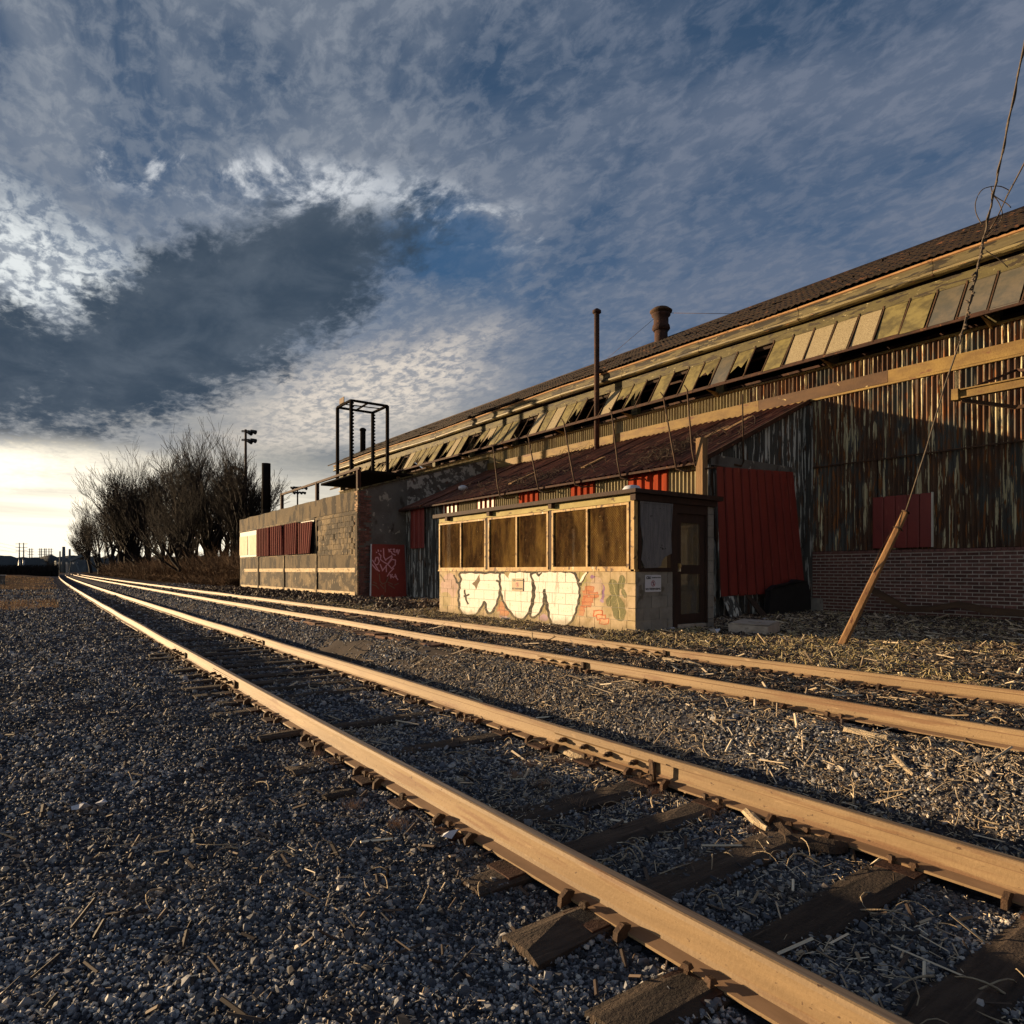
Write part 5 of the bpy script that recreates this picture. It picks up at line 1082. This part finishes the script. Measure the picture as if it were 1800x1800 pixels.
# ------------------------------------------------------------------ scatter: gravel, straw, litter (stuff)
def scatter(name, pts, scl, rot, kind, mat, label):
    me = bpy.data.meshes.new(name); me.vertices.add(len(pts)); me.vertices.foreach_set('co', pts.astype(np.float32).ravel())
    for nm, arr in (('scl', scl), ('rot', rot)):
        a = me.attributes.new(nm, 'FLOAT_VECTOR', 'POINT'); a.data.foreach_set('vector', arr.astype(np.float32).ravel())
    me.update(); o = put(name, me); tag(o, label, None, None, 'stuff')
    g = bpy.data.node_groups.new(name, 'GeometryNodeTree'); g.interface.new_socket('Geometry', in_out='INPUT', socket_type='NodeSocketGeometry'); g.interface.new_socket('Geometry', in_out='OUTPUT', socket_type='NodeSocketGeometry')
    N = g.nodes.new; gi, go = N('NodeGroupInput'), N('NodeGroupOutput'); L = g.links.new
    if kind == 'stone':
        s = N('GeometryNodeMeshIcoSphere'); s.inputs['Radius'].default_value = 1; s.inputs['Subdivisions'].default_value = 1
        sp_ = N('GeometryNodeSetPosition'); nz = N('ShaderNodeTexNoise'); nz.inputs['Scale'].default_value = 1.6; L(s.outputs[0], sp_.inputs[0])
        vm = N('ShaderNodeVectorMath'); vm.operation = 'SUBTRACT'; L(nz.outputs['Color'], vm.inputs[0]); vm.inputs[1].default_value = (.5, .5, .5)
        vs = N('ShaderNodeVectorMath'); vs.operation = 'SCALE'; vs.inputs['Scale'].default_value = 1.9; L(vm.outputs[0], vs.inputs[0]); L(vs.outputs[0], sp_.inputs['Offset']); geo = sp_.outputs[0]
    else:
        s = N('GeometryNodeMeshCylinder'); s.inputs['Vertices'].default_value = 4; s.inputs['Radius'].default_value = .5; s.inputs['Depth'].default_value = 1.0; geo = s.outputs[0]
    sm_ = N('GeometryNodeSetMaterial'); sm_.inputs['Material'].default_value = M[mat]; L(geo, sm_.inputs[0])
    ip = N('GeometryNodeInstanceOnPoints'); L(gi.outputs[0], ip.inputs['Points']); L(sm_.outputs[0], ip.inputs['Instance'])
    for nm, k_ in (('scl', 'Scale'), ('rot', 'Rotation')):
        na = N('GeometryNodeInputNamedAttribute'); na.data_type = 'FLOAT_VECTOR'; na.inputs['Name'].default_value = nm; L(na.outputs[0], ip.inputs[k_])
    L(ip.outputs[0], go.inputs[0]); me.materials.append(M[mat])
    o.modifiers.new('scatter', 'NODES').node_group = g; return o
def polar(n, r0, r1, power, a0=-62, a1=52):
    """points round the camera, density per area falling as r^-power beyond r0"""
    t = NR.random(n)
    if power == 2: r = r0 * (r1 / r0) ** t
    else: e = 2 - power; r = (r0 ** e + t * (r1 ** e - r0 ** e)) ** (1 / e)
    a = YAW + np.radians(a0 + (a1 - a0) * NR.random(n)); return r * np.sin(a), r * np.cos(a), r
def clear(x, y):
    q = x - shift(y); ok = ~((x > XB - .03) & (x < XM + 1) & (y > YB0 - .02) & (y < YB1) & (x < XB2)) & ~((x > XC - .02) & (y > YC0)) & (x < XM - .1) & ~((x > XF) & (y > YG))
    ok &= ((x - SLAB[0]) ** 2 + (y - SLAB[1]) ** 2) > .30
    for xr in (1.945, 3.445): ok &= abs(q - xr) > .075
    for xr in (4.735, 6.235): ok &= abs(q - xr) > .08
    return ok
def patchy(x, y, f=1.0, ph=0.0): return .5 + .25 * np.sin(x * 1.9 * f + 2 * np.sin(y * 1.1 * f + ph)) + .25 * np.sin(y * 2.3 * f - x * 1.3 * f + ph)
tie_arr = np.array(TIES)
def on_tie(x, y, grow=0.0):
    m = np.zeros(len(x), bool)
    for x0, x1, ty, w, zb in tie_arr:
        if zb < .1: m |= (abs(y - ty) < w - grow) & (x > x0) & (x < x1)
    return m
# near gravel
x1_, y1_, r1_ = polar(95000, .9, 3.6, 0); x2_, y2_, r2_ = polar(470000, 3.6, 60, 2)
x, y, r = np.concatenate([x1_, x2_]), np.concatenate([y1_, y2_]), np.concatenate([r1_, r2_])
q = x - shift(y); ok = clear(x, y); tie_m = on_tie(x, y, .015); ok &= ~(tie_m & (NR.random(len(x)) > .10 + .55 * (patchy(x, y, 1.6) > .60) + .80 * (x < 1.78) * (patchy(x, y, .7, 3) < .74)))
keep = np.where(patchy(x, y, .9, 5) > .80, .45, 1.0) * np.where(q > 7.0, .18, np.where(q > 4.8, .42, np.where((q > 3.6), .85, 1.0))); ok &= NR.random(len(x)) < keep
x, y, r = x[ok], y[ok], r[ok]; n = len(x)
sz = .0078 * (.6 + .8 * NR.random(n) ** 1.5) * np.maximum(1, (r / 4.0)) ** .62; sz[NR.random(n) > .965] *= 1.9; sz[NR.random(n) > .997] *= 1.6
z = gh(x, y) + sz * (.1 + .4 * NR.random(n)) + np.where(on_tie(x, y), .015, 0)
scatter('gravel', np.stack([x, y, z], 1), np.stack([sz * (.8 + .6 * NR.random(n)), sz * (.8 + .6 * NR.random(n)), sz * (.5 + .4 * NR.random(n))], 1), NR.random((n, 3)) * 6.28, 'stone', 'gravel', 'loose dark grey ballast gravel')
# straw and chopped sticks
def sticks(name, x, y, ln, wd, mat, label, tilt=.25, dz=.012):
    n = len(x); z = gh(x, y) + dz * (0.4 + NR.random(n)) + ln * .1; rot = np.stack([math.pi / 2 + NR.normal(0, tilt, n), np.zeros(n), NR.random(n) * 6.28], 1)
    scatter(name, np.stack([x, y, z], 1), np.stack([wd, wd * .6, ln], 1), rot, 'stick', mat, label)
x, y, r = polar(170000, 2.2, 26, 1.5, -50, 42); q = x - shift(y); pp = patchy(x, y, 1.3, 1)
dens = np.where(q > 6.4, .9, np.where(q > 4.8, .9, np.where(q > 3.55, .22 + .75 * (pp > .36) * (y < 9.5), np.where(q > 2.0, .10 + .22 * (pp > .58), .008 + .04 * (pp > .72)))))
dens = dens * np.where((y > 9) & (q < 6.4), .35, 1); ok = clear(x, y) & (NR.random(len(x)) < dens * np.where(q < 4.8, .62, .9)); x, y, r = x[ok], y[ok], r[ok]; n = len(x); big = 1 + 1.6 * (NR.random(n) > .95)
sticks('straw', x, y, big * (.02 + .10 * NR.random(n) ** 2.5) * (r / 6) ** .3, big * (.003 + .007 * NR.random(n) ** 2) * (r / 5) ** .5, 'straw', 'bleached straw and chopped sticks strewn over the gravel')
x, y, r = polar(330000, 2.0, 20, 1.5, -48, 42); q = x - shift(y); pp = patchy(x, y, 1.1, 4)
dn = np.where(q > 6.4, .25, np.where(q > 4.8, .35, np.where(q > 3.55, .20 + .8 * (pp > .40) * (y < 8.5), np.where(q > 2.0, .06 + .30 * (pp > .60) * (y < 7), .015 + .05 * (pp > .8)))))
ok = clear(x, y) & (NR.random(len(x)) < dn * np.where(q < 4.8, .75, 1)); x, y, r = x[ok], y[ok], r[ok]; n = len(x)
sticks('wood_chaff', x, y, (.008 + .035 * NR.random(n) ** 2) * (r / 5) ** .4, (.003 + .007 * NR.random(n) ** 2) * (r / 5) ** .5, 'straw', 'fine pale wood chaff scattered over the ballast', .5, .016)
x, y, r = polar(60000, 5.0, 26, 1.3, -30, 42); q = x - shift(y); ok = clear(x, y) & (q > 6.45) & (NR.random(len(x)) < np.where(q > 9.8, .22, .8) * (patchy(x, y, .8, 2) > .3)); x, y, r = x[ok], y[ok], r[ok]; n = len(x)
sticks('dry_weeds', x, y, .05 + .12 * NR.random(n), (.004 + .006 * NR.random(n)) * (r / 6) ** .4, 'strawg', 'matted dry yellow weeds beyond the farther track', .5, .02)
x, y, r = polar(60000, 2.2, 30, 1.4, -50, 42); q = x - shift(y); ok = clear(x, y) & (((q > 4.8) & (q < 6.2)) | (q > 6.4) | (NR.random(len(x)) < .03)) ; x, y, r = x[ok], y[ok], r[ok]; n = len(x)
sticks('bark_litter', x, y, .04 + .10 * NR.random(n), (.008 + .02 * NR.random(n)) * (r / 7) ** .3, 'darkbits', 'dark bark and leaf litter between and beyond the tracks', .3, .02)
# curved twigs
b = MB(); cnt = 0
xs2, ys2, rs2 = polar(3600, 2.4, 14, 1.2, -45, 40); q2 = xs2 - shift(ys2); okk = clear(xs2, ys2) & (NR.random(len(xs2)) < np.where(q2 > 3.6, .5, np.where(q2 > 2, .22, .05)))
for x, y in zip(xs2[okk], ys2[okk]):
    L = R.uniform(.08, .26) + .2 * R.random() ** 4; a = R.uniform(0, 6.28); cu = R.uniform(-2.5, 2.5); r0 = R.uniform(.002, .006); pts = []; px, py = x, y; hh = R.uniform(0, .05)
    for i in range(6):
        pts.append((px, py, float(gh(px, py)) + .02 + hh * math.sin(i * .6) + r0)); px += L / 6 * math.cos(a); py += L / 6 * math.sin(a); a += cu / 6
    b.tube(pts, [r0 * (1 - .12 * i) for i in range(6)], 4, cap=False)
tag(b.build('fallen_twigs', 'pale'), 'curved pale twigs lying on the ballast', kind='stuff')
# grass tufts between the near rails
b = MB(); tr = random.Random(4)
tl = [ground_at(u, v) for u, v in ((1052, 1352), (985, 1342), (1095, 1345), (1120, 1385), (1240, 1440), (1262, 1428), (1150, 1400), (905, 1368), (928, 1348), (620, 1422), (700, 1455), (1330, 1462), (1480, 1480), (330, 1180), (1295, 1395), (1010, 1420), (560, 1330), (1560, 1490), (955, 1385))]
for x, y, z in tl:
    for i in range(90):
        a = tr.uniform(0, 6.28); rr = tr.random() * .07; L = tr.uniform(.03, .09); p = (x + rr * math.cos(a), y + rr * math.sin(a), z); a2 = tr.uniform(0, 6.28); l2 = tr.uniform(.2, .9) * L; d_ = .0016
        q_ = (p[0] + l2 * math.cos(a2), p[1] + l2 * math.sin(a2), z + L * .8); b.add([(p[0] - d_, p[1] + d_, p[2]), (p[0] + d_, p[1] - d_, p[2]), q_], [(0, 1, 2)])
tag(b.build('dry_grass', 'tuft'), 'small tufts of dry pinkish grass in the ballast', kind='stuff')
b = MB(); rg = random.Random(21); cnt = 0
while cnt < 15000:
    y = 30 + 130 * rg.random() ** 1.5; q = rg.uniform(-22, 1.0) if y > 55 else rg.uniform(-9, .6)
    if math.sin(y * .42 + q * .22) + .7 * math.sin(y * .19 - q * .31 + 1) + rg.gauss(0, .25) < .35: cnt += .25; continue
    x = q + float(shift(y)); z = float(gh(x, y)); L = rg.uniform(.08, .22); w = .012 * (y / 40); a = rg.uniform(0, 6.28); cnt += 1
    b.add([(x - w * math.cos(a), y - w * math.sin(a), z - .02), (x + w * math.cos(a), y + w * math.sin(a), z - .02), (x + rg.uniform(-.08, .08), y + rg.uniform(-.08, .08), z + L)], [(0, 1, 2)])
tag(b.build('verge_grass', 'tuftg'), 'bands of dry golden grass left of the far tracks', kind='stuff')
# rubble heap before the concrete building
n = 2600; y = NR.uniform(16, 42, n); x = 8.9 + NR.normal(0, .55, n) + .0 * y; ok = clear(x, y); x, y = x[ok], y[ok]; n = len(x); s = .03 + .07 * NR.random(n) ** 2
scatter('rubble', np.stack([x, y, gh(x, y) + s * .4 + .05 * NR.random(n)], 1), np.stack([s, s * .8, s * .6], 1), NR.random((n, 3)) * 6.28, 'stone', 'darkbits', 'dark rubble and clods in front of the concrete building')
# dead twigs heaped on the shed roof
b = MB()
for (cx, cy, sp_, cn) in ((12.3, 16.9, 1.0, 90), (12.4, 15.0, .6, 40), (12.6, 11.6, .8, 70), (13.4, 10.6, .7, 80), (12.2, 10.6, .35, 50), (13.0, 19.0, 1.0, 40), (15.3, 17.5, .5, 40)):
    for i in range(cn):
        px, py = R.gauss(cx, sp_ * .6), R.gauss(cy, sp_)
        if px < 11.6 or px > 15.7: continue
        L = R.uniform(.25, .9); a = R.uniform(0, 6.28); cu = R.uniform(-2, 2); r0 = R.uniform(.004, .011); pts = []; lift = R.uniform(.0, .25)
        for k_ in range(6): pts.append((px, py, EV.z + (px - EV.x) * .446 + .04 + r0 + lift * math.sin(k_ * .55))); px += L / 6 * math.cos(a); py += L / 6 * math.sin(a); a += cu / 6
        b.tube(pts, [r0 * (1 - .13 * i_) for i_ in range(6)], 4, cap=False)
tag(b.build('roof_twigs', 'darkw'), 'dead twigs and vines tangled on the shed roof', kind='stuff')

# ------------------------------------------------------------------ bare trees
def tree_meshes(seed, H, spread):
    rg = random.Random(seed); tr, cr = MB(), MB()
    def seg(mb, pts, rr, n): mb.tube(pts, rr, n, cap=False, smooth=True)
    def grow(p, d, L, r, lvl):
        pts = [p]; rr = [r]; k = 3; q = p.copy(); dd = d.copy()
        for i in range(k):
            dd = (dd + Vector((rg.gauss(0, .13), rg.gauss(0, .13), rg.gauss(.05, .06)))).normalized(); q = q + dd * L / k; pts.append(q.copy()); rr.append(max(.009, r * (1 - .42 * (i + 1) / k)))
        seg(tr if lvl < 2 else cr, pts, rr, 6 if lvl < 2 else 3)
        if lvl >= 6 or L < .22: return
        nc = (4, 4, 3, 3, 3, 2, 2)[lvl]
        for i in range(nc):
            t = 1.0 if i == 0 else rg.uniform(.34, 1.0); idx = min(k, max(1, round(t * k))); b_ = pts[idx]
            a = rg.uniform(0, 6.28); sp = rg.uniform(.25, .62) * spread * (.45 if i == 0 else 1); e = Vector((math.cos(a), math.sin(a), 0)); dn = (dd + e * sp + Vector((0, 0, .06))).normalized()
            grow(b_, dn, L * rg.uniform(.60, .84), rr[idx] * rg.uniform(.55, .78), lvl + 1)
    for s in range(3):
        a = rg.uniform(0, 6.28) + s * 1.9; ln_ = (.05, .22, .42)[s]; grow(Vector((.3 * math.cos(a), .3 * math.sin(a), -.2)), Vector((ln_ * math.cos(a), ln_ * math.sin(a), 1)).normalized(), H * (.31, .28, .23, .17)[s], (.34, .24, .17, .10)[s], 0)
    zz_ = sorted(v[2] for v in cr.v); mx = zz_[int(len(zz_) * .985)]
    for mb in (tr, cr): mb.v = [(x * H / mx, y * H / mx, z * H / mx) for x, y, z in mb.v]
    return tr.mesh('trunk', 'bark'), cr.mesh('crown', 'twig')
protos = [tree_meshes(s, 10, sp) for s, sp in ((1, 1.0), (2, .85), (3, 1.15), (5, .9), (8, 1.0))]
TL = [(402, 806, 1.5, 0), (388, 792, 2.6, 4), (416, 832, 2.8, 2), (352, 758, 1.0, 1), (322, 790, 3.0, 2), (300, 800, 0.2, 3), (268, 806, 1.6, 4), (246, 816, 0.3, 0), (228, 826, 2.2, 1), (208, 846, .4, 2), (192, 856, 1.6, 3), (176, 872, .5, 4), (162, 890, 1.5, 0), (148, 906, .5, 1), (137, 926, 1.0, 2), (374, 830, 3.5, 3), (338, 830, -.2, 4), (284, 840, 3.4, 1)]
for i, (u, v, dxo, k_) in enumerate(TL):
    Y = 60.0
    for _ in range(30):
        Xt = 11.2 + dxo + float(shift(Y)); Y = .5 * Y + .5 * (F / CA * Xt / (u - 52) - Xt * SA) / CA
    zc = Xt * SA + Y * CA; Ht = ((1003 - v) / F * zc + EYE - .3) * (.95 if u > 250 else (.90 if u > 180 else .84))
    words = {402: 'rightmost bare tree, thin spreading crown, next to the concrete building', 388: 'bare tree second from the right, its twigs crossing the light pole', 416: 'thin low bare tree just behind the concrete building end', 374: 'bare tree set back between the rightmost and the tallest tree', 352: 'tallest bare tree of the row with a dense upright crown',
             338: 'lower bare tree standing in front of the tallest one', 322: 'bare tree just left of the tallest one, farther from the rails', 300: 'bare tree in front, left shoulder of the tallest trees', 284: 'bare tree set back in the middle of the row',
             268: 'bare tree at the middle of the row where it starts to drop', 246: 'bare tree left of the row middle, close to the rails', 228: 'bare tree left of the row middle, set back from the rails', 208: 'seventh bare tree from the left end of the row',
             192: 'sixth bare tree from the left end of the row', 176: 'fifth bare tree from the left end of the row', 162: 'fourth bare tree from the left end of the row', 148: 'third bare tree from the left end of the row', 137: 'leftmost and farthest bare tree, low and leaning over the tracks'}[u]
    t = thing('bare_tree', words, 'tree', (Xt, Y, .3), 'bare trees in a row beside the tracks'); t.rotation_euler = (0, 0, R.uniform(0, 6.28)); t.scale = (Ht / 10 * R.uniform(.85, 1.0) * (1.0 if u > 200 else .75),) * 2 + (Ht / 10,)
    for nm, me in zip(('trunk', 'crown'), protos[k_]):
        o = bpy.data.objects.new(nm, me); COL.objects.link(o); o.parent = t
# brush below
b = MB(); rg = random.Random(9)
def brush(n, ya, yb, xa, xb, hmin, hmax, rad):
    for _ in range(n):
        y = ya + (yb - ya) * rg.random() ** 1.7; x = rg.uniform(xa, xb) + float(shift(y)); L = rg.uniform(hmin, hmax); a = rg.uniform(0, 6.28); l = rg.uniform(.2, .9); r = rad * (.6 + rg.random()) * (y / 50) ** .6
        pts = [(x, y, .2), (x + .25 * l * math.cos(a), y + .25 * l * math.sin(a), .2 + L * .55), (x + l * L * .6 * math.cos(a), y + l * L * .6 * math.sin(a), .2 + L * rg.uniform(.6, 1.05))]
        b.tube(pts, [r, r * .8, r * .4], 3, cap=False)
        for _k in range(2):
            a2 = rg.uniform(0, 6.28); p = pts[1]; b.tube([p, (p[0] + .4 * L * math.cos(a2) * .6, p[1] + .4 * L * math.sin(a2) * .6, p[2] + .3 * L * rg.random())], [r * .7, r * .3], 3, cap=False)
brush(9000, 42, 190, 9.8, 14.5, .8, 3.0, .012); brush(6000, 42.5, 170, 9.0, 11, .3, 1.2, .012); brush(3000, 43, 190, 10.4, 17, 1.5, 4.0, .012)
tag(b.build('undergrowth', 'brush'), 'tangled brown undergrowth at the foot of the bare trees', kind='stuff')

# ------------------------------------------------------------------ far things
def far(u, zc): xc = (u - 900) / F * zc; return zc * SA + xc * CA, zc * CA - xc * SA
def fz(v, zc): return EYE + (1003 - v) / F * zc
def hedge(name, u0, u1, zc, v, label, mat='brush', seed=0):
    rg = random.Random(seed); b = MB()
    for i in range(2600):
        u = rg.uniform(u0, u1); z2 = zc + rg.uniform(-4, 6); x, y = far(u, z2); h = (fz(v, zc)) * rg.uniform(.5, 1.0); a = rg.uniform(0, 6.28); r = .06
        b.tube([(x, y, -.2), (x + .3 * math.cos(a), y + .3 * math.sin(a), h * .6), (x + .7 * math.cos(a), y + .7 * math.sin(a), h)], [r, r, r * .4], 3, cap=False)
    x0, y0 = far(u0, zc + 3); x1, y1 = far(u1, zc + 3); b.bar((x0, y0, fz(v + 5, zc) * .5), (x1, y1, fz(v + 5, zc) * .5), 1.5, fz(v + 5, zc)); tag(b.build(name, mat), label, 'hedge')
hedge('hedge', -60, 100, 170, 992, 'long low dark hedge left of the far track ends', 'bark', 2)
fl_t = protos[1]; x, y = far(86, 240); t = thing('bare_tree', 'small round leafless bush standing alone above the far hedge', 'tree', (x, y, 0)); t.scale = (.75, .75, .52)
for nm, me in zip(('trunk', 'crown'), fl_t): o = bpy.data.objects.new(nm, me); COL.objects.link(o); o.parent = t
def monopole(u, vt, zc, label, w=.9, arms=3):
    x, y = far(u, zc); H = fz(vt, zc); t = thing('power_pylon', label, 'pylon', (x, y, 0), 'power pylons on the horizon'); b = MB(); b.tube([(x, y, -1), (x, y, H * .42)], [w, w * .75], 8); b.build('lower_mast', 'galv', t)
    b = MB(); b.tube([(x, y, H * .42), (x, y, H)], [w * .6, w * .35], 8); b.build('mast', 'farb', t)
    for i in range(arms): z = H * (.72 + .12 * i); b = MB(); b.bar((x - CA * 3.2, y + SA * 3.2, z), (x + CA * 3.2, y - SA * 3.2, z), .35, .35); b.build('crossarm', 'farb', t)
monopole(34, 954, 560, 'left one of the two tall pale power poles on the horizon'); monopole(41.5, 954, 560, 'right one of the two tall pale power poles on the horizon')
for i, u in enumerate((52, 56, 70, 73, 78, 81, 86, 90)):
    x, y = far(u, 780); t = thing('power_pylon', ('first', 'second', 'third', 'fourth', 'fifth', 'sixth', 'seventh', 'last')[i] + ' from the left of the tiny dark pylons above the wooded ridge', 'pylon', (x, y, 0), 'small pylons above the ridge'); H = fz(964, 780); b = MB(); b.tube([(x, y, 8), (x, y, H)], .5, 5); b.build('mast', 'farb', t)
    b = MB()
    for z in (H - 1, H - 4, H - 7): b.bar((x - CA * 2.4, y + SA * 2.4, z), (x + CA * 2.4, y - SA * 2.4, z), .4, .4)
    b.build('crossarm', 'farb', t)
b = MB()
for dz_ in (0, 2.6, 5.2):
    a_ = far(-60, 430); c_ = far(34, 560); d_ = far(54, 780); b.tube([(*a_, fz(962, 500) - dz_ + 5), (*c_, fz(962, 560) - dz_), (*d_, fz(972, 780) - dz_)], .07, 3)
tag(b.build('power_lines', 'farb'), 'thin overhead power lines strung to the horizon pylons', 'power line')
# distant plant
fb = thing('distant_plant', 'pale blue grey industrial plant at the far end of the tracks', 'building', (*far(120, 420), 0))
for (ua, ub, v, m) in ((97, 118, 986, 'farb'), (112, 136, 990, 'galv'), (124, 150, 984, 'farb')):
    x0, y0 = far(ua, 420); x1, y1 = far(ub, 424); h = fz(v, 420); b = MB(); b.bar((x0, y0, h / 2 - .5), (x1, y1, h / 2 - .5), 10, h + 1); o = b.build('hall', m, fb)
for ua in (100, 105, 110, 115, 127, 133): x0, y0 = far(ua, 413); b = MB(); b.bar((x0, y0, fz(990, 413)), (x0 + .9, y0 - .7, fz(990, 413)), .3, 1.3); b.build('window', 'white', fb)
for u, v, w, lb in ((112, 961, 1.0, 'thickest dark smokestack over the distant plant'), (122.5, 965, .7, 'slender dark smokestack right of the thickest one'), (105.5, 969, .5, 'thin dark mast left of the smokestacks')):
    x, y = far(u, 405); b = MB(); b.tube([(x, y, 0), (x, y, fz(v, 405))], [w, w * .8], 8); tag(b.build('smokestack', 'farb'), lb, 'smokestack')
cv = thing('conveyor', 'dark inclined conveyor bridge beside the distant plant', 'conveyor', (*far(125, 380), 0)); a_, c_ = far(124, 380), far(150, 380); b = MB(); b.bar((*a_, fz(985, 380)), (*c_, fz(974, 380)), 1.6, 1.6); b.build('gallery', 'farb', cv)
b = MB(); d_ = far(141, 380); b.bar((*far(130, 380), fz(980, 380)), (*d_, 0), .7, .7); b.bar((*far(126, 380), fz(985, 380)), (*far(122, 380), 0), .7, .7); b.build('leg', 'farb', cv)
# utility box at the far left edge
x, y = far(1, 62); b = MB(); b.box(x - .35, x + .35, y - .3, y + .3, -.1, .95); ub_ = thing('utility_box', 'grey utility cabinet at the left edge before the hedge', 'cabinet', (x, y, 0)); b.build('cabinet', 'concg', ub_); b = MB(); b.box(x - .42, x + .42, y - .38, y + .38, .95, 1.03); b.build('lid', 'galv', ub_)
# floodlight poles
def flood(x, y, H, lamps, label, spread):
    t = thing('floodlight_pole', label, 'floodlight', (x, y, 0)); b = MB(); b.tube([(x, y, 0), (x, y, H)], [.16, .10], 8); b.build('pole', 'iron', t)
    b = MB()
    for z in sorted({l[1] for l in lamps}): b.bar((x - spread * CA, y + spread * SA, H + z), (x + spread * CA, y - spread * SA, H + z), .07, .07)
    b.build('crossarm', 'iron', t)
    for dx_, dz_ in lamps:
        b = MB(); c = Vector((x + dx_ * CA, y - dx_ * SA, H + dz_)); b.tube([c, c + Vector((.30, -.35, -.18))], [.10, .20], 10); b.build('lamp', 'black', t)
flood(15.1, 60, 13.6, [(.1, -.2), (.45, -.1), (.1, -.95), (.45, -.85)], 'tall thin pole with clustered floodlights left of the black chimney', .35)
flood(18.6, 80, 13.3, [(.1, -.1), (.5, -.2)], 'shorter floodlight pole half hidden in the bare branches', .3)
fx, fy = far(523, 90.5); flood(fx, fy, 12.6, [(-.95, .1), (-.55, .2), (-.1, .1), (.35, .2), (.85, .1), (-.75, -.5), (-.3, -.5), (.2, -.5), (.65, -.5)], 'distant sports light with two rows of lamps above the concrete roof', 1.0)
